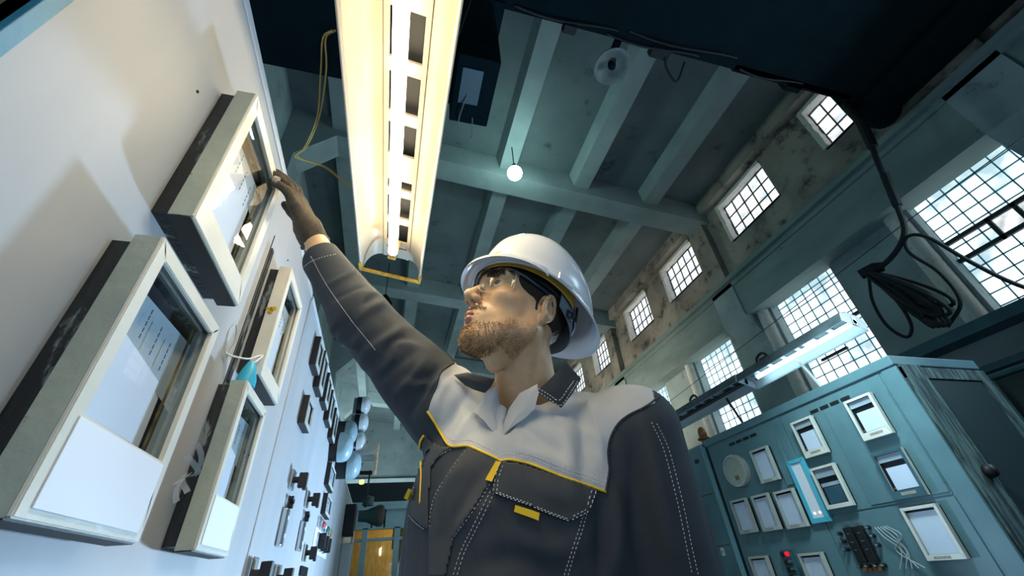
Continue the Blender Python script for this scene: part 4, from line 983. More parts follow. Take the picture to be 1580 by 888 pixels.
# body landmarks
NB = np.array((0.262, 0.775, 1.465)); LSH = np.array((0.415, 0.665, 1.400)); RSH = np.array((0.098, 0.845, 1.500))
ELB = np.array((-0.092, 0.850, 1.705)); WR = pxp(482, 366, 1.005); CUFF = pxp(493, 393, 0.990)
LEL = np.array((0.455, 0.715, 1.100)); LWR = np.array((0.46, 0.60, 0.86))
KN = pxp(455, 308, 0.985)
def body_sdf(p):
    d = head_sdf(toh(p))
    nt = hw((-0.022, 0, -0.045))
    d = smin(d, s_cap(p, NB+np.array((0.008, 0.02, -0.04)), nt, 0.064, 0.056), 0.022)
    d = smin(d, s_cap(p, NB+np.array((-0.035, -0.05, -0.02)), hw((-0.01, 0.055, -0.05)), 0.010, 0.009), 0.02)   # sternomastoid
    d = smin(d, s_ell(p, hw((0.022, 0, -0.120)), (0.014, 0.014, 0.016)), 0.025)   # larynx
    t = s_ell(p, (0.262, 0.79, 1.27), (0.150, 0.095, 0.23), TR)
    d = smin(d, t, 0.04)
    d = smin(d, s_cap(p, NB+np.array((0, 0.02, -0.03)), LSH, 0.05, 0.05), 0.03)
    d = smin(d, s_cap(p, NB+np.array((0, 0.02, -0.03)), RSH, 0.05, 0.05), 0.03)
    d = smin(d, s_cap(p, RSH, ELB, 0.048, 0.038), 0.02); d = smin(d, s_cap(p, ELB, WR, 0.038, 0.0275), 0.02)
    d = smin(d, s_cap(p, LSH, LEL, 0.048, 0.038), 0.02); d = smin(d, s_cap(p, LEL, LWR, 0.038, 0.028), 0.02)
    return d
er = np.array((0.867, -0.499, 0)); ef = np.array((-0.499, -0.867, 0)); TR = np.stack([er, -ef, np.array((0, 0, 1.0))], 1)

def noisecol(name, c1, c2, sc, rough, **k): return mat(name, c1, rough, col2=c2, nscale=sc, **k)
skin = mat('skin', (0.68, 0.45, 0.27), 0.42, col2=(0.60, 0.38, 0.22), nscale=60, sss=0.15, bump=0.08, bscale=420, nlo=0.3, nhi=0.7)
V, Q = surface(body_sdf, (-0.30, 0.50, 1.02), (0.56, 0.98, 2.02), 0.0024)
# face groups: skin / stubble by region in head space
qh = (V-HO)@HR
fc = qh[Q].mean(1)
ax_, ay_, az_ = fc[:, 0], np.abs(fc[:, 1]), fc[:, 2]
body = mesh_obj('body', V, Q, skin, wk)
bvh_body = BVHTree.FromPolygons([tuple(v) for v in V], [tuple(q) for q in Q])
lipd = np.minimum(s_cap(mir(fc), (0.1035, 0.002, -0.0555), (0.0905, 0.0215, -0.0605), 0.0044, 0.0024), s_cap(mir(fc), (0.1015, 0.0, -0.0675), (0.0900, 0.0190, -0.0640), 0.0058, 0.003))
LIPSEL = (lipd < 0.0022) & (fc[:, 0] > 0.085)
# hair cap: short hair hugging the skull behind the temples, as a thin shell
def hair_sdf(p):
    q = toh(p); d0 = head_sdf(q)
    m = mir(q)
    cut = s_box(q, (-0.080, 0, -0.005), (0.050, 0.2, 0.05))     # back of head
    cut = np.minimum(cut, s_ell(m, (0.02, 0.07, 0.040), (0.040, 0.05, 0.032)))
    cut = np.minimum(cut, s_box(q, (-0.02, 0, 0.118), (0.1, 0.2, 0.045)))
    cut = smin(cut, s_cap(m, (0.006, 0.075, 0.02), (0.010, 0.075, -0.012), 0.010, 0.005), 0.01)   # sideburn
    ear = s_ell(m, (-0.010, 0.088, -0.004), (0.026, 0.022, 0.040))
    d = np.maximum(d0-0.0022+0.0008*vnoise(q*900), cut)
    return np.maximum(d, -ear)
V2, Q2 = surface(hair_sdf, HO-0.15, HO+0.15, 0.0024)
hairm = mat('dark brown hair', (0.035, 0.022, 0.014), 0.7, bump=0.6, bscale=500)
mesh_obj('hair', V2, Q2, hairm, wk)

def strands(name, pts, nrm, length, droop, m, parent, seed=1, w=0.00035):
    rs = np.random.RandomState(seed); vs = []; fs = []
    for p, n in zip(pts, nrm):
        L_ = length*(0.6+0.8*rs.rand()); d = n+rs.randn(3)*0.35+droop; d /= np.linalg.norm(d)
        s = np.cross(d, rs.randn(3)); s /= np.linalg.norm(s)+1e-9; mid = p+d*L_*0.55; d2 = d+droop*0.8; d2 /= np.linalg.norm(d2); tip = mid+d2*L_*0.45
        k = len(vs); s2 = np.cross(d, s)
        vs += [p+s*w, p-s*w*0.5+s2*w*0.87, p-s*w*0.5-s2*w*0.87, mid+s*w*0.7, mid-s*w*0.35+s2*w*0.6, mid-s*w*0.35-s2*w*0.6, tip]
        fs += [(k, k+1, k+4, k+3), (k+1, k+2, k+5, k+4), (k+2, k, k+3, k+5), (k+3, k+4, k+6), (k+4, k+5, k+6), (k+5, k+3, k+6)]
    me = bpy.data.meshes.new(name); me.from_pydata([tuple(v) for v in vs], [], fs); me.materials.append(m)
    o = bpy.data.objects.new(name, me); COL.objects.link(o); o.parent = parent; return o
# beard
vn = np.zeros_like(V); fa = np.cross(V[Q[:, 2]]-V[Q[:, 0]], V[Q[:, 3]]-V[Q[:, 1]])
for k in range(4): np.add.at(vn, Q[:, k], fa)
vn /= np.linalg.norm(vn, axis=1)[:, None]+1e-12
ctrv = V-HO; 
if (vn*(V-HO))[np.linalg.norm(ctrv, axis=1) < 0.13].sum() < 0: vn = -vn
if LIPSEL.any():
    q_ = Q[LIPSEL]; uq_, inv_ = np.unique(q_, return_inverse=True)
    mesh_obj('lips', V[uq_]+vn[uq_]*0.0004, inv_.reshape(q_.shape), mat('lip skin', (0.42, 0.17, 0.12), 0.4), wk)
x, y, z = qh[:, 0], np.abs(qh[:, 1]), qh[:, 2]
inh = (np.linalg.norm(qh, axis=1) < 0.16)
chinb = inh & (x > 0.045) & (z < -0.076+0.25*(0.1-x)) & (z > -0.128) & ~((z > -0.078) & (y < 0.012))
jaw = inh & (x > -0.002) & (x <= 0.06) & (z < -0.048-0.10*x) & (z > -0.105)
mous = inh & (x > 0.085) & (z < -0.041) & (z > -0.050) & (y < 0.028)
rs = np.random.RandomState(5)
def pick(mask, n):
    i = np.nonzero(mask)[0]; return i[rs.randint(0, len(i), n)] if len(i) else i
beardm = mat('ginger brown beard', (0.40, 0.23, 0.07), 0.5, col2=(0.16, 0.08, 0.03), nscale=50)
bi_ = np.concatenate([pick(chinb, 2600), pick(mous, 260)])
strands('beard', V[bi_], vn[bi_], 0.0055, np.array((-0.15, -0.1, -0.55)), beardm, wk, 2)
bi_ = pick(jaw, 3000)
strands('stubble', V[bi_], vn[bi_], 0.0028, np.array((0, 0, -0.4)), beardm, wk, 3, 0.00025)
# eyebrows
eb = inh & (x > 0.07) & (z > 0.030) & (z < 0.041) & (y > 0.012) & (y < 0.050)
bi_ = pick(eb, 900); strands('eyebrows', V[bi_], vn[bi_], 0.006, HR@np.array((0.1, 0.6, 0.3)), hairm, wk, 4)
# eyes
eyem = mat('eye white', (0.72, 0.70, 0.66), 0.15); irism = mat('grey blue iris', (0.07, 0.10, 0.10), 0.1)
for s, nm in ((1, 'left'), (-1, 'right')):
    bm = bmesh.new(); bmesh.ops.create_uvsphere(bm, u_segments=24, v_segments=16, radius=0.0124)
    e = link('eye', bm, eyem, wk, smooth=True); MW = np.eye(4); MW[:3, :3] = HR; MW[:3, 3] = hw((0.0770, s*0.031, 0.016)); e.matrix_world = Matrix(MW)
    bm = lathe(bmesh.new(), [(0.0, 0.0131), (0.0040, 0.0124), (0.0064, 0.0110), (0.0064, 0.0100), (0, 0.0100)], (0, 0, 0), 'X', 18)
    ir = link('iris', bm, irism, e, smooth=True); ir.rotation_euler = (0, math.radians(-6), math.radians(20 if s > 0 else 8))

# ---- gloved hand
AX = (KN-WR)/np.linalg.norm(KN-WR)                    # along the hand
PN = np.array((-0.93, -0.15, 0.25)); PN -= AX*(PN@AX); PN /= np.linalg.norm(PN)    # palm faces the recorder
SD = np.cross(AX, PN)                                  # across the knuckles
if SD[1] > 0: SD = -SD                                  # towards the viewer: little finger side
def hp(a, s, n): return WR+AX*a+SD*s+PN*n
def glove_sdf(p):
    R = np.stack([AX, SD, PN], 1)
    d = s_ell(p, hp(0.052, 0, 0.0), (0.056, 0.042, 0.019), R)
    d = smin(d, s_cap(p, hp(-0.020, 0.0, 0), hp(0.02, 0.0, 0), 0.0325, 0.033), 0.02)
    for s, l, b in ((-0.031, 0.070, 0.00), (-0.010, 0.080, 0.004), (0.012, 0.076, 0.002), (0.032, 0.060, -0.004)):
        k0 = hp(0.085+b, s*0.95, -0.002); k1 = hp(0.085+b+l*0.50, s*1.08, -0.004); k2 = hp(0.085+b+l*0.80, s*1.10, 0.006); k3 = hp(0.085+b+l, s*1.10, 0.016)
        d = smin(d, s_cap(p, k0, k1, 0.0115, 0.0105), 0.008)
        f = np.minimum(s_cap(p, k1, k2, 0.0105, 0.0098), s_cap(p, k2, k3, 0.0098, 0.0088)); d = smin(d, f, 0.004)
        d = smin(d, s_cap(p, hp(0.03, s*0.6, -0.010), k0, 0.010, 0.0118), 0.012)
    t0, t1, t2, t3 = hp(0.022, -0.028, 0.010), hp(0.050, -0.046, 0.026), hp(0.078, -0.050, 0.036), hp(0.098, -0.046, 0.040)
    d = smin(d, s_cap(p, t0, t1, 0.015, 0.0125), 0.012); d = smin(d, s_cap(p, t1, t2, 0.0125, 0.011), 0.004); d = smin(d, s_cap(p, t2, t3, 0.011, 0.0095), 0.004)
    d = d+0.0010*vnoise(p*np.array((160, 160, 60), np.float32))
    end = ((p-hp(-0.017, 0, 0).astype(np.float32))@(-AX).astype(np.float32))
    return np.maximum(d, end)
glm = mat('brown knit glove', (0.105, 0.085, 0.062), 0.85, col2=(0.075, 0.06, 0.045), nscale=90, bump=0.5, bscale=420)
V3, Q3 = surface(glove_sdf, np.array(WR)-0.12, np.array(WR)+0.20, 0.0022)
glove = mesh_obj('glove', V3, Q3, glm, wk)
link('glove_cuff', tube(bmesh.new(), [hp(-0.020, 0, 0), hp(-0.012, 0, 0)], [0.0345, 0.0345], 24), glm, glove, smooth=True, auto=40)
link('fingertip_patch', lathe(bmesh.new(), [(0, 0)], n=4) if False else tube(bmesh.new(), [hp(0.139, 0.0352, 0.006), hp(0.147, 0.0355, 0.013)], [0.0102, 0.0090], 12), mat('pale fingertip', (0.45, 0.40, 0.33), 0.7), glove, smooth=True, auto=40)

# ---- jacket
def warp_f(p, s, k): return vnoise(p*np.array(s, np.float32)+k)
def jacket_sdf(p):
    t = s_ell(p, (0.225, 0.800, 1.15), (0.215, 0.135, 0.40), TR)
    t = smin(t, s_ell(p, (0.236, 0.766, 1.31), (0.190, 0.125, 0.17), TR), 0.06)
    t = smin(t, s_cap(p, NB+np.array((0.020, 0.012, -0.040)), LSH, 0.072, 0.066), 0.04)
    t = smin(t, s_cap(p, NB+np.array((-0.012, 0.025, -0.045)), RSH, 0.064, 0.070), 0.04)
    t = smin(t, s_cap(p, (0.215, 0.83, 1.12), (0.235, 0.82, 0.86), 0.17, 0.175), 0.05)
    # right sleeve
    a = s_cap(p, RSH, ELB, 0.082, 0.063); b = s_cap(p, ELB, CUFF, 0.063, 0.043)
    r = smin(a, b, 0.02)
    al = ((p-RSH.astype(np.float32))@((ELB-RSH)/np.linalg.norm(ELB-RSH)).astype(np.float32))
    fold = np.sin(al*95+6*warp_f(p, (9, 9, 9), 3)+3*warp_f(p, (22, 22, 22), 7))
    r = r+0.0052*fold*np.clip(warp_f(p, (7, 7, 7), 1)+0.35, 0, 1)-0.004*warp_f(p, (14, 14, 14), 5)
    # left sleeve
    l = smin(s_cap(p, LSH, LEL, 0.082, 0.074), s_cap(p, LEL, LWR, 0.074, 0.055), 0.02)
    l = l+0.007*warp_f(p, (16, 16, 5), 2)+0.004*(0.5-np.abs(warp_f(p, (26, 26, 8), 8)))
    rg = lambda s, k: 0.5-np.abs(warp_f(p, s, k))
    t = t+0.005*warp_f(p, (13, 13, 5), 4)+0.006*rg((17, 17, 6), 6)+0.003*rg((34, 34, 13), 9)
    d = smin(smin(t, r, 0.030), l, 0.022)
    # hollow: open neck and cuffs
    neck = s_cap(p, NB+np.array((0.005, 0.01, -0.05)), hw((-0.02, 0, -0.07)), 0.069, 0.076)
    v = s_cap(p, NB+np.array((-0.040, -0.055, -0.005)), pxp(776, 672, 0.665), 0.022, 0.004)
    d = smax(d, -neck, 0.01); d = smax(d, -v, 0.008)
    ce = ((p-CUFF.astype(np.float32))@((CUFF-ELB)/np.linalg.norm(CUFF-ELB)).astype(np.float32))
    nearc = np.sqrt(((p-CUFF.astype(np.float32))**2).sum(1))
    d = np.where(nearc < 0.12, smax(d, ce, 0.006), d)
    cav = s_cap(p, CUFF-(CUFF-ELB)*0.12, CUFF+(CUFF-ELB)*0.2, 0.034, 0.036); d = smax(d, -cav, 0.004)
    lo_ = 0.86-p[:, 2]; d = smax(d, lo_.astype(np.float32), 0.01)
    return d
VJ, QJ = surface(jacket_sdf, (-0.32, 0.42, 0.80), (0.62, 1.02, 2.02), 0.0036)
navy = mat('charcoal navy workwear cloth', (0.036, 0.046, 0.060), 0.8, col2=(0.029, 0.039, 0.052), nscale=20, bump=0.25, bscale=900)
lightc = mat('light grey workwear cloth', (0.50, 0.53, 0.57), 0.85, col2=(0.45, 0.485, 0.53), nscale=15, bump=0.22, bscale=900)
yel = mat('yellow piping', (0.85, 0.56, 0.02), 0.5); stitch = mat('pale stitching', (0.78, 0.80, 0.80), 0.7)
def vnorm(V, Q, c0):
    vn = np.zeros_like(V); fa = np.cross(V[Q[:, 2]]-V[Q[:, 0]], V[Q[:, 3]]-V[Q[:, 1]])
    for k in range(4): np.add.at(vn, Q[:, k], fa)
    vn /= np.linalg.norm(vn, axis=1)[:, None]+1e-12
    return vn if ((V-c0)*vn).sum() > 0 else -vn
jb = BVHTree.FromPolygons([tuple(v) for v in VJ], [tuple(q) for q in QJ])
def onj(px, py, off=0.0015, bv=None):
    d = Vector(CR*(px-790)/FPX-CU*(py-444)/FPX+CF).normalized()
    h, n, i, t = (bv or jb).ray_cast(CV, d)
    if h is None: return None
    if n.dot(d) > 0: n = -n
    return h+n*off
CV = Vector(CAM)
# cloth folds: ridges (+) and grooves (-) with their width, in metres
FOLDS = [([(903, 612), (922, 655), (928, 715)], 0.008, 0.012), ([(885, 630), (898, 670), (905, 725)], -0.006, 0.010), ([(868, 650), (878, 690), (880, 728)], 0.005, 0.011),
 ([(945, 690), (900, 668), (850, 640)], 0.004, 0.012), ([(798, 652), (835, 678), (870, 700)], -0.006, 0.011), ([(795, 690), (845, 708), (900, 735)], 0.004, 0.010),
 ([(722, 604), (705, 630), (690, 660)], -0.007, 0.010), ([(742, 625), (720, 655), (705, 680)], 0.005, 0.011), ([(690, 590), (676, 615), (672, 640)], 0.005, 0.009),
 ([(715, 715), (690, 750), (680, 800)], 0.006, 0.014), ([(740, 730), (720, 765), (690, 830)], -0.005, 0.012), ([(700, 820), (735, 790), (760, 775)], 0.005, 0.013),
 ([(800, 730), (850, 760), (890, 770)], 0.005, 0.016), ([(780, 830), (850, 850), (910, 830)], 0.006, 0.018), ([(740, 870), (800, 860), (860, 888)], -0.006, 0.015),
 ([(505, 440), (535, 425), (548, 415)], 0.005, 0.008), ([(515, 462), (545, 447), (560, 440)], -0.004, 0.007), ([(545, 500), (570, 478), (590, 465)], 0.007, 0.011), ([(560, 470), (580, 455)], -0.006, 0.008),
 ([(560, 545), (600, 520), (620, 505)], 0.006, 0.012), ([(580, 590), (615, 560), (640, 540)], -0.006, 0.011), ([(610, 610), (640, 580), (655, 555)], 0.008, 0.011), ([(632, 640), (655, 600), (672, 570)], -0.009, 0.009), ([(650, 620), (668, 592), (690, 566)], 0.006, 0.008),
 ([(1000, 660), (1015, 730), (1030, 820), (1040, 888)], 0.006, 0.016), ([(975, 680), (980, 750), (985, 888)], -0.007, 0.014), ([(950, 760), (955, 820), (950, 888)], 0.007, 0.014), ([(925, 770), (928, 888)], -0.009, 0.010)]
vj = vnorm(VJ, QJ, np.array((0.26, 0.785, 1.2)))
disp = np.zeros(len(VJ))
for pts, amp, wd in FOLDS:
    P = [onj(q[0], q[1], 0) for q in spline([(a_, b_, 0) for a_, b_ in pts], 7)]; P = np.array([tuple(q) for q in P if q is not None])
    if len(P) < 2: continue
    near = np.nonzero(((VJ > P.min(0)-3*wd) & (VJ < P.max(0)+3*wd)).all(1))[0]
    dd = np.full(len(near), 9.0); tt = np.zeros(len(near))
    for i_ in range(len(P)-1):
        ab = P[i_+1]-P[i_]; t_ = np.clip(((VJ[near]-P[i_])@ab)/(ab@ab+1e-12), 0, 1); q = np.linalg.norm(VJ[near]-P[i_]-t_[:, None]*ab, axis=1)
        m_ = q < dd; dd[m_] = q[m_]; tt[m_] = (i_+t_[m_])/(len(P)-1)
    disp[near] += amp*np.exp(-(dd/wd)**2)*np.sin(np.pi*np.clip(tt*0.9+0.05, 0, 1))**0.6
VJ = VJ+vj*disp[:, None]
jk = mesh_obj('jacket', VJ, QJ, navy, wk)
jb = BVHTree.FromPolygons([tuple(v) for v in VJ], [tuple(q) for q in QJ])
CV = Vector(CAM)
def onj(px, py, off=0.0015, bv=None):
    d = Vector(CR*(px-790)/FPX-CU*(py-444)/FPX+CF).normalized()
    h, n, i, t = (bv or jb).ray_cast(CV, d)
    if h is None: return None
    if n.dot(d) > 0: n = -n
    return h+n*off
def pin(poly, x, y):
    ins = np.zeros(len(x), bool); j = len(poly)-1
    for i in range(len(poly)):
        xi, yi = poly[i]; xj, yj = poly[j]
        c = ((yi > y) != (yj > y)) & (x < (xj-xi)*(y-yi)/(yj-yi+1e-12)+xi); ins ^= c; j = i
    return ins
PIPE = [(660, 634), (670, 648.6), (679.4, 665), (690.5, 683.7), (699.7, 689), (721.9, 688.5), (736.6, 693.7), (768, 707.7), (773.6, 711.4), (788, 709.6), (821.6, 717), (858.5, 731.7), (895.4, 744.6), (934.2, 758.7)]
YOKE = PIPE+[(939, 726), (937, 700), (941, 678), (953, 655), (969, 641), (991, 630), (1010, 622), (1000, 560), (860, 520), (760, 520), (700, 560), (680, 575), (672, 598), (664, 618)]
# the yoke: cloth panel over shoulders and upper chest, its lower edge running all round at piping height
dv = VJ-CAM; zc = dv@CF; pxv = 790+FPX*(dv@CR)/zc; pyv = 444-FPX*(dv@CU)/zc
fcx = pxv[QJ].mean(1); fcy = pyv[QJ].mean(1); cen = VJ[QJ].mean(1)
vnj = np.zeros_like(VJ); fa = np.cross(VJ[QJ[:, 2]]-VJ[QJ[:, 0]], VJ[QJ[:, 3]]-VJ[QJ[:, 1]])
for k in range(4): np.add.at(vnj, QJ[:, k], fa)
vnj /= np.linalg.norm(vnj, axis=1)[:, None]+1e-12
if ((VJ-np.array((0.26, 0.785, 1.2)))*vnj).sum() < 0: vnj = -vnj
tq = (cen-np.array((0.262, 0.785, 0)))@TR
front = (vnj[QJ].mean(1)*(CAM-cen)).sum(1) > 0
ins = pin(YOKE, fcx, fcy) & front & (tq[:, 1] < 0.05)
backy = (~front | (tq[:, 1] >= 0.05)) & (cen[:, 2] > 1.36) & (np.abs(tq[:, 0]) < 0.165)
sel = ins | backy
def cut_obj(name, sel, m, parent, off):
    q = QJ[sel]; uq, inv = np.unique(q, return_inverse=True); inv = inv.reshape(q.shape)
    return mesh_obj(name, VJ[uq]+vnj[uq]*off, inv, m, parent)
yk = cut_obj('yoke', sel, lightc, jk, 0.0012)
def seam(pts, r=0.0009, off=0.002, m=None, name=None, parent=None, bmx=None, n=10, dash=False):
    P = spline([(a, b, 0) for a, b in pts], n); W = [onj(p[0], p[1], off) for p in P]; W = [w for w in W if w is not None]
    bmx = bmx if bmx is not None else bmesh.new()
    # drop jumps
    run = [W[0]] if W else []
    runs = []
    for w in W[1:]:
        if (w-run[-1]).length > 0.03: runs.append(run); run = [w]
        else: run.append(w)
    runs.append(run)
    for run in runs:
        if len(run) < 2: continue
        if dash:
            # resample to short dashes
            acc = [run[0]]; D = []
            for w in run[1:]:
                L_ = (w-acc[-1]).length; k = max(1, int(L_/0.0012))
                for t in range(1, k+1): D.append(acc[-1].lerp(w, t/k))
                acc.append(w)
            step = 4
            for s in range(0, len(D)-3, step): tube(bmx, D[s:s+3], r, 4)
        else: tube(bmx, run, r, 6)
    return bmx
link('piping', seam(PIPE, 0.0021, 0.002, n=6), yel, jk, smooth=True)
link('pocket_piping', seam([(655, 671), (650, 680), (649, 695), (651, 715), (652, 735), (650, 776)], 0.0026, 0.002), yel, jk, smooth=True)
sb = bmesh.new()
LN = [  # stitch lines
 [(x+1, y-9) for x, y in PIPE[2:]], [(x+2, y-14) for x, y in PIPE[8:]],
 [(722, 689), (705, 712), (685, 742), (670, 770), (664, 800), (663, 840), (664, 888)],
 [(773, 716), (757, 745), (740, 775), (718, 805), (700, 830), (685, 856)],
 [(764, 758), (748, 790), (732, 822), (718, 850), (706, 888)], [(758, 756), (742, 788), (726, 820), (712, 850), (700, 888)],
 [(660, 680), (668, 690), (682, 700), (692, 694)], [(698, 692), (680, 703), (668, 716), (662, 738), (660, 776)], [(690, 692), (674, 704), (664, 718), (658, 738), (656, 776)],
 [(634, 790), (645, 802), (660, 815)], [(631, 794), (642, 806), (658, 818)],
 [(648, 688), (644, 720), (640, 750), (634, 788)], [(654, 690), (650, 722), (646, 754), (640, 790)],
 [(905, 790), (897, 820), (885, 855), (876, 888)], [(900, 790), (892, 820), (880, 855), (870, 888)],
 [(1004, 650), (1022, 690), (1036, 740), (1048, 790), (1058, 840), (1068, 888)], [(1012, 652), (1030, 690), (1044, 740), (1056, 790), (1066, 840), (1077, 888)],
 [(480, 395), (505, 440), (540, 490), (580, 540)], [(469, 412), (480, 404), (498, 397), (520, 392)], ]
for l in LN: seam(l, 0.00055, 0.0016, bmx=sb, dash=True)
link('stitching', sb, stitch, jk)
# sleeve seam between yoke and sleeve
link('sleeve_seam', seam([(722, 552), (700, 560), (680, 575), (672, 598), (664, 618), (659, 636)], 0.0022, 0.001), navy, jk, smooth=True)
link('sleeve_seam', seam([(934, 759), (939, 726), (937, 700), (941, 678), (953, 655), (969, 641), (991, 630), (1004, 622), (1016, 612)], 0.0018, 0.001), navy, jk, smooth=True)
def patch(name, poly, m, parent, off=0.003, th=0.0016, n=14, puff=0.0):
    """cloth patch following the jacket surface; poly = 4 corner curve control (px) bilinear"""
    a, b, c, d = poly; bm = bmesh.new(); top = []; bot = []
    for i in range(n+1):
        r0 = []; r1 = []
        for j in range(n+1):
            u, v = i/n, j/n
            x = (1-u)*(1-v)*a[0]+u*(1-v)*b[0]+u*v*c[0]+(1-u)*v*d[0]; y = (1-u)*(1-v)*a[1]+u*(1-v)*b[1]+u*v*c[1]+(1-u)*v*d[1]
            w = onj(x, y, off+puff*math.sin(math.pi*u)*math.sin(math.pi*v)); 
            if w is None: w = Vector(pxp(x, y, 0.7))
            w2 = w+(CV-w).normalized()*th
            r0.append(bm.verts.new(w)); r1.append(bm.verts.new(w2))
        top.append(r1); bot.append(r0)
    for i in range(n):
        for j in range(n):
            bm.faces.new((top[i][j], top[i+1][j], top[i+1][j+1], top[i][j+1])); bm.faces.new((bot[i][j], bot[i][j+1], bot[i+1][j+1], bot[i+1][j]))
    for k in range(n):
        for (A, B_) in (((k, 0), (k+1, 0)), ((k, n), (k+1, n)), ((0, k), (0, k+1)), ((n, k), (n, k+1))):
            bm.faces.new((bot[A[0]][A[1]], bot[B_[0]][B_[1]], top[B_[0]][B_[1]], top[A[0]][A[1]]))
    return link(name, bm, m, parent, smooth=True, auto=50)
def patch_poly(name, outer, m, parent, off=0.004, th=0.0018, n=60):
    """closed pixel polygon laid over the jacket as a thin cloth layer"""
    xs = [p[0] for p in outer]; ys = [p[1] for p in outer]; st = 3.0
    bm = bmesh.new(); g = {}
    nx = int((max(xs)-min(xs))/st)+2; ny = int((max(ys)-min(ys))/st)+2
    def vert(i, j):
        if (i, j) not in g:
            w = onj(min(xs)+i*st, min(ys)+j*st, off)
            g[i, j] = None if w is None else bm.verts.new(w)
        return g[i, j]
    for i in range(nx):
        for j in range(ny):
            cx = np.array([min(xs)+(i+0.5)*st]); cy = np.array([min(ys)+(j+0.5)*st])
            if pin(outer, cx, cy)[0]:
                q = [vert(i, j), vert(i+1, j), vert(i+1, j+1), vert(i, j+1)]
                if None not in q and max((a.co-b.co).length for a in q for b in q) < 0.02: bm.faces.new(q)
    o = link(name, bm, m, parent, smooth=True)
    so = o.modifiers.new('thick', 'SOLIDIFY'); so.thickness = th; so.offset = 1
    return o
FL = [(774, 712), (800, 716), (840, 728), (880, 742), (918, 755), (908, 788), (879, 804), (820, 781), (762, 760), (766, 735)]
navy2 = mat('charcoal pocket cloth', (0.058, 0.066, 0.076), 0.8, col2=(0.048, 0.056, 0.066), nscale=20, bump=0.25, bscale=900)
fl = patch_poly('pocket_flap', FL, navy2, jk, 0.0045)
sb = bmesh.new()
for off_, ins_ in ((0.0065, 1.0), (0.0065, 0.93)):
    cx_, cy_ = 840, 752
    ring = [(cx_+(x-cx_)*(ins_-0.015), cy_+(y-cy_)*(ins_-0.02)) for x, y in FL[4:]+FL[:1]]
    for a, b in zip(ring[:-1], ring[1:]): seam([a, b], 0.0006, off_, bmx=sb, dash=True, n=14)
link('flap_stitching', sb, stitch, fl)
patch('flap_tab', [(796, 779), (833, 791), (831, 803), (794, 789)], yel, jk, 0.006, 0.0015, 4)
patch('placket_tab', [(767, 712), (775, 714), (761, 744), (751, 741)], yel, jk, 0.005, 0.0015, 4)
patch('side_tab', [(630, 753), (640, 756), (635, 774), (623, 768)], yel, jk, 0.005, 0.0015, 4)
pk = patch_poly('chest_pocket', [(657, 672), (676, 688), (698, 690), (678, 704), (666, 722), (662, 770), (661, 815), (632, 792), (640, 750), (646, 710)], navy2, jk, 0.003)
# placket strip
patch_poly('placket', [(722, 690), (770, 710), (757, 742), (738, 775), (716, 806), (700, 830), (688, 888), (664, 888), (663, 840), (665, 800), (672, 770), (686, 742), (705, 714)], navy2, jk, 0.0025)
# collar and lapels: shaped leaves standing off the jacket
def leaf(name, pts, deps, m, parent, th=0.003, bend=0.004):
    W = [Vector(pxp(a, b, c)) for (a, b), c in zip(pts, deps)]
    c0_ = sum(W, Vector())/len(W); nrm = (CV-c0_).normalized(); c0_ = c0_+nrm*bend
    bm = bmesh.new(); n = len(W)
    vt = [bm.verts.new(w) for w in W]; vb = [bm.verts.new(w-nrm*th) for w in W]; ct = bm.verts.new(c0_); cb = bm.verts.new(c0_-nrm*th)
    for i in range(n):
        j = (i+1) % n
        bm.faces.new((vt[i], vt[j], ct)); bm.faces.new((vb[j], vb[i], cb)); bm.faces.new((vt[i], vb[i], vb[j], vt[j]))
    bmesh.ops.subdivide_edges(bm, edges=bm.edges, cuts=2, use_grid_fill=True)
    return link(name, bm, m, parent, smooth=True, auto=60)
def jd(px, py, dflt=0.68):
    w = onj(px, py, 0); return dflt if w is None else float((np.array(w)-CAM)@CF)
def leafj(name, pts, off, m, parent, clampd=None, bend=0.004):
    ds = []
    for (a, b), o in zip(pts, off):
        ds.append(jd(a, b)-o)
    return leaf(name, pts, ds, m, parent, bend=bend)

# collar
CDP = dict(a=[.735, .735, .715, .700, .700, .705, .72])
leaf('collar', [(873, 558), (897, 584), (884, 606), (866, 629), (848, 618), (827, 604), (848, 585)], CDP['a'], navy, jk, bend=0.004)
leaf('collar', [(700, 578), (722, 574), (745, 580), (764, 584), (758, 596), (748, 606), (731, 601), (717, 594)], [.805, .80, .79, .775, .765, .765, .775, .79], navy, jk, bend=0.004)
leaf('lapel', [(829, 592), (831, 606), (825, 630), (812, 643), (792, 657), (783, 665), (777, 672), (776, 656), (785, 630), (802, 606)], [.712, .703, .692, .690, .685, .683, .68, .70, .72, .722], lightc, jk, bend=0.004)
leaf('lapel', [(767, 594), (770, 620), (773, 650), (776, 690), (764, 670), (748, 650), (731, 634), (741, 620), (748, 606)], [.765, .745, .72, .668, .69, .708, .733, .748, .763], lightc, jk, bend=0.004)
sb = bmesh.new()
def seam3(P, bmx, r=0.0007):
    P = [Vector(p) for p in spline([tuple(p) for p in P], 8)]; D = []
    for a, b in zip(P[:-1], P[1:]):
        k = max(1, int((b-a).length/0.0012)); D += [a.lerp(b, t/k) for t in range(k)]
    for s in range(0, len(D)-3, 4): tube(bmx, D[s:s+3], r, 4)
for ins_ in (0.0, 5.0):
    C_ = [(830-0+ins_*0.3, 604-ins_), (848, 615-ins_*1.2), (865-ins_*0.5, 625-ins_*1.6), (881-ins_*1.2, 604-ins_*0.5), (893-ins_*1.2, 585)]
    of = [0.022, 0.028, 0.032, 0.026, 0.019]
    seam3([pxp(a, b, o) for (a, b), o in zip(C_, (.699, .695, .694, .708, .728))], sb)
link('collar_stitching', sb, stitch, jk)
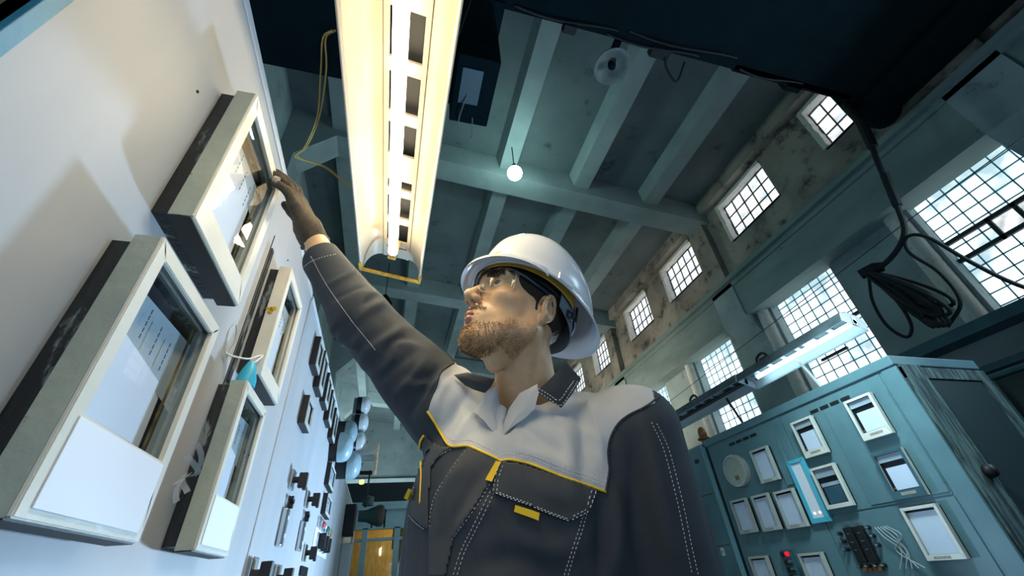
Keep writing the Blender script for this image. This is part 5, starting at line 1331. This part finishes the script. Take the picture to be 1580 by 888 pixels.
# collar stand: a low cloth ring round the neck
bm = bmesh.new(); rr_ = []
cax = hw((-0.03, 0, -0.06))-NB; cax /= np.linalg.norm(cax); e1 = er-cax*(er@cax); e1 /= np.linalg.norm(e1); e2 = np.cross(cax, e1)
bm_r = []
for k in range(31):
    a = math.radians(-55+k*(290/30.0)) ; c_ = NB+np.array((0.004, 0.006, -0.02))+cax*0.016
    dr = e1*math.cos(a)+e2*math.sin(a)
    bm_r.append([c_+dr*0.079-cax*0.03, c_+dr*0.074+cax*0.028, c_+dr*0.078+cax*0.030, c_+dr*0.090-cax*0.02])
rings(bm, [[tuple(p) for p in r] for r in bm_r]); link('collar_stand', bm, navy, jk, smooth=True, auto=60)
# trousers and boots (standing on the floor)
def trousers_sdf(p):
    d = s_ell(p, (0.262, 0.80, 0.93), (0.165, 0.12, 0.14), TR)
    for s in (-1, 1):
        hip = np.array((0.262, 0.80, 0.88))+er*0.085*s; kn = hip+np.array((0, 0.0, -0.42))+er*0.02*s; an = kn+np.array((0.0, 0.02, -0.36))
        l = smin(s_cap(p, hip, kn, 0.095, 0.075), s_cap(p, kn, an, 0.075, 0.065), 0.02); d = smin(d, l, 0.03)
    return np.maximum(d+0.004*vnoise(p*np.array((12, 12, 6), np.float32)), (0.09-p[:, 2]).astype(np.float32))
V4, Q4 = surface(trousers_sdf, (-0.05, 0.5, 0.05), (0.60, 1.1, 1.1), 0.010)
mesh_obj('trousers', V4, Q4, navy, wk)
def boot_sdf(p, s):
    an = np.array((0.262, 0.82, 0.10))+er*0.105*s; toe = an+ef*0.17-np.array((0, 0, 0.055)); d = s_cap(p, an+np.array((0, 0, 0.04)), an-np.array((0, 0, 0.045)), 0.05, 0.05)
    d = smin(d, s_cap(p, an-np.array((0, 0, 0.05)), toe, 0.050, 0.045), 0.03); return np.maximum(d, (0.002-p[:, 2]).astype(np.float32))
for s in (-1, 1):
    V5, Q5 = surface(lambda p: boot_sdf(p, s), (-0.1, 0.4, -0.02), (0.6, 1.1, 0.26), 0.009)
    mesh_obj('boot', V5, Q5, M['blackmat'], wk)

# ---- hard hat
def hmat(o):
    MW = np.eye(4); MW[:3, :3] = HR; MW[:3, 3] = HO; o.matrix_world = Matrix(MW); return o
hatm = mat('glossy white hat shell', (0.70, 0.75, 0.83), 0.16, coat=0.4)
N_ = 96
def hat_r(a):
    ca, sa = math.cos(a), math.sin(a)
    ax_ = 0.124 if ca > 0 else 0.172
    r = 1/math.sqrt((ca/ax_)**2+(sa/0.110)**2); return r
HCX = -0.018
def hat_zr(a):
    c = math.cos(a); return 0.048+0.011*c-0.002*max(0, -c)**1.5
bm = bmesh.new(); prof = []
for k in range(N_):
    a = 2*math.pi*k/N_; c, s = math.cos(a), math.sin(a); r = hat_r(a); zr = hat_zr(a); back = max(0, -c)**1.2
    col = []
    for (fr, dz) in ((1.035+0.10*back, -0.004-0.010*back), (1.02+0.045*back, 0.004), (1.0, 0.012)):
        col.append((HCX+r*fr*c, r*fr*s, zr+dz))
    for t in np.linspace(0.06, 1.0, 16):
        rr = r*0.985*math.cos(t*math.pi/2)**0.62; z = (zr+0.012)+(0.188-zr)*math.sin(t*math.pi/2)**1.05
        rid = 0.004*math.exp(-(rr*s/0.018)**2)*math.sin(t*math.pi)   # shallow centre ridge
        col.append((HCX+rr*c, rr*s, z+rid*0.8-(0 if t < 1 else 0)))
    prof.append(col)
nv = len(prof[0]); vs = [[bm.verts.new(p) for p in col[:-1]] for col in prof]; top = bm.verts.new((HCX, 0, prof[0][-1][2]))
for k in range(N_):
    j = (k+1) % N_
    for i in range(nv-2): bm.faces.new((vs[k][i], vs[j][i], vs[j][i+1], vs[k][i+1]))
    bm.faces.new((vs[k][-1], vs[j][-1], top))
hat = link('hard_hat', bm, hatm, wk, smooth=True); hmat(hat)
so = hat.modifiers.new('thick', 'SOLIDIFY'); so.thickness = 0.0028; so.offset = -1
# peak
bm = bmesh.new(); rr_ = []
for k in range(33):
    a = math.radians(-68+136*k/32); c, s = math.cos(a), math.sin(a); r = hat_r(a); zr = hat_zr(a)
    ex = 0.030*max(0, math.cos(a*1.32))**0.55
    ring = []
    for t in (0, 0.33, 0.66, 0.92, 1.0):
        R_ = r*1.0+ex*t; ring.append((HCX+R_*c, R_*s, zr+0.006-0.012*t*t+0.004*math.sin(t*3)))
    und = [(x, y, z-0.0035) for x, y, z in ring[::-1]]
    und[0] = (ring[-1][0]+0.001*c, ring[-1][1]+0.001*s, ring[-1][2]-0.006)
    rr_.append(ring+und)
rings(bm, rr_); pk_ = link('peak', bm, hatm, hat, smooth=True, auto=50)
# inner band, nape plate, side clip
def band(name, ra, rb, z0f, z1f, m, a0, a1, parent, th=0.002, n=48):
    bm = bmesh.new(); rr_ = []
    for k in range(n+1):
        a = math.radians(a0+(a1-a0)*k/n); c, s = math.cos(a), math.sin(a); r = 1/math.sqrt((c/ra)**2+(s/rb)**2)
        z0, z1 = z0f(a), z1f(a)
        rr_.append([(-0.014+r*c, r*s, z0), (-0.014+(r+th)*c, (r+th)*s, z0), (-0.014+(r+th)*c, (r+th)*s, z1), (-0.014+r*c, r*s, z1)])
    rings(bm, rr_); return link(name, bm, m, parent, smooth=True, auto=50)
tan = mat('ochre suspension band', (0.62, 0.40, 0.05), 0.6, col2=(0.55, 0.34, 0.05), nscale=30)
band('suspension_band', 0.116, 0.096, lambda a: hat_zr(a)-0.006, lambda a: hat_zr(a)+0.035, tan, -125, 125, hat)
band('sweatband', 0.104, 0.083, lambda a: hat_zr(a)-0.012, lambda a: hat_zr(a)+0.010, mat('black sweatband', (0.015, 0.015, 0.018), 0.7), -115, 115, hat)
band('nape_strap', 0.112, 0.090, lambda a: hat_zr(a)-0.030+0.02*math.cos(a), lambda a: hat_zr(a)+0.022, mat('blue grey plastic strap', (0.14, 0.20, 0.26), 0.45), 100, 260, hat)
band('nape_pad', 0.116, 0.096, lambda a: hat_zr(a)-0.018, lambda a: hat_zr(a)+0.02, M['blackmat'], 138, 222, hat, 0.004)
bm = bmesh.new(); a = math.radians(118); cx, cy = -0.014+0.100*math.cos(a), 0.099*math.sin(a)
for (dx, dz) in ((0, 0.007), (0, -0.007), (0.006, 0), (-0.006, 0)): B(bm, cx+dx-(0.008 if dx == 0 else 0.002), cx+dx+(0.008 if dx == 0 else 0.002), cy, cy+0.003, 0.012+dz-(0.0015 if dx == 0 else 0.008), 0.012+dz+(0.0015 if dx == 0 else 0.008))
link('strap_buckle', bm, M['blackmat'], hat)
bm = bmesh.new(); B(bm, -0.035, 0.005, 0.1085, 0.1145, 0.048, 0.066, 0, 0.002); link('side_clip', bm, hatm, hat)

# ---- safety glasses
gl = bpy.data.objects.new('safety_glasses', None); COL.objects.link(gl); gl.parent = wk; hmat(gl)
bpy.context.view_layer.update()
def lens_pt(y, t):   # y across, t 0 bottom..1 top
    ay = abs(y); x = 0.1075-0.018*(ay/0.03)**2 if ay < 0.03 else 0.0895-0.55*(ay-0.03)-4.5*(ay-0.03)**2
    zt = 0.043-0.06*max(0, ay-0.02)*0.6; zb = -0.010+0.016*math.exp(-(ay/0.010)**2)*1.2+(0.016*max(0, (ay-0.045)/0.02)**2 if ay > 0.045 else 0)
    z = zb+(zt-zb)*t; return (x+0.004*t, y, z)
bm = bmesh.new(); G = [[bm.verts.new(lens_pt(-0.064+0.128*k/40, t)) for t in np.linspace(0, 1, 7)] for k in range(41)]
for k in range(40):
    for i in range(6): bm.faces.new((G[k][i], G[k+1][i], G[k+1][i+1], G[k][i+1]))
link('clear_lens', bm, M['lens'], gl, smooth=True)
bm = bmesh.new(); tube(bm, [lens_pt(-0.064+0.128*k/40, 1.0) for k in range(41)], 0.0022, 8)
link('brow_bar', bm, mat('glasses black', (0.01, 0.012, 0.015), 0.25), gl, smooth=True)
bm = bmesh.new(); tube(bm, [lens_pt(-0.064+0.128*k/40, 0.0) for k in range(41)], 0.0008, 6); tube(bm, [lens_pt(0.064, t) for t in np.linspace(0, 1, 5)], 0.0009, 6); tube(bm, [lens_pt(-0.064, t) for t in np.linspace(0, 1, 5)], 0.0009, 6)
link('lens_edge', bm, mat('pale lens edge', (0.6, 0.6, 0.52), 0.2), gl, smooth=True)
for s in (-1, 1):
    bm = bmesh.new(); tube(bm, spline([(0.076, s*0.064, 0.040), (0.050, s*0.073, 0.036), (0.020, s*0.080, 0.030), (-0.006, s*0.082, 0.026), (-0.024, s*0.076, 0.010), (-0.030, s*0.072, -0.008)], 8), 0.0028, 8)
    link('temple_arm', bm, mat('glossy blue black arm', (0.02, 0.05, 0.09), 0.2), gl, smooth=True)
bm = bmesh.new(); tube(bm, [(0.102, 0.010, 0.012), (0.100, 0.013, 0.000)], 0.0022, 8); tube(bm, [(0.102, -0.010, 0.012), (0.100, -0.013, 0.000)], 0.0022, 8)
link('nose_pad', bm, mat('pale lens edge', (0.6, 0.6, 0.52), 0.2), gl, smooth=True)
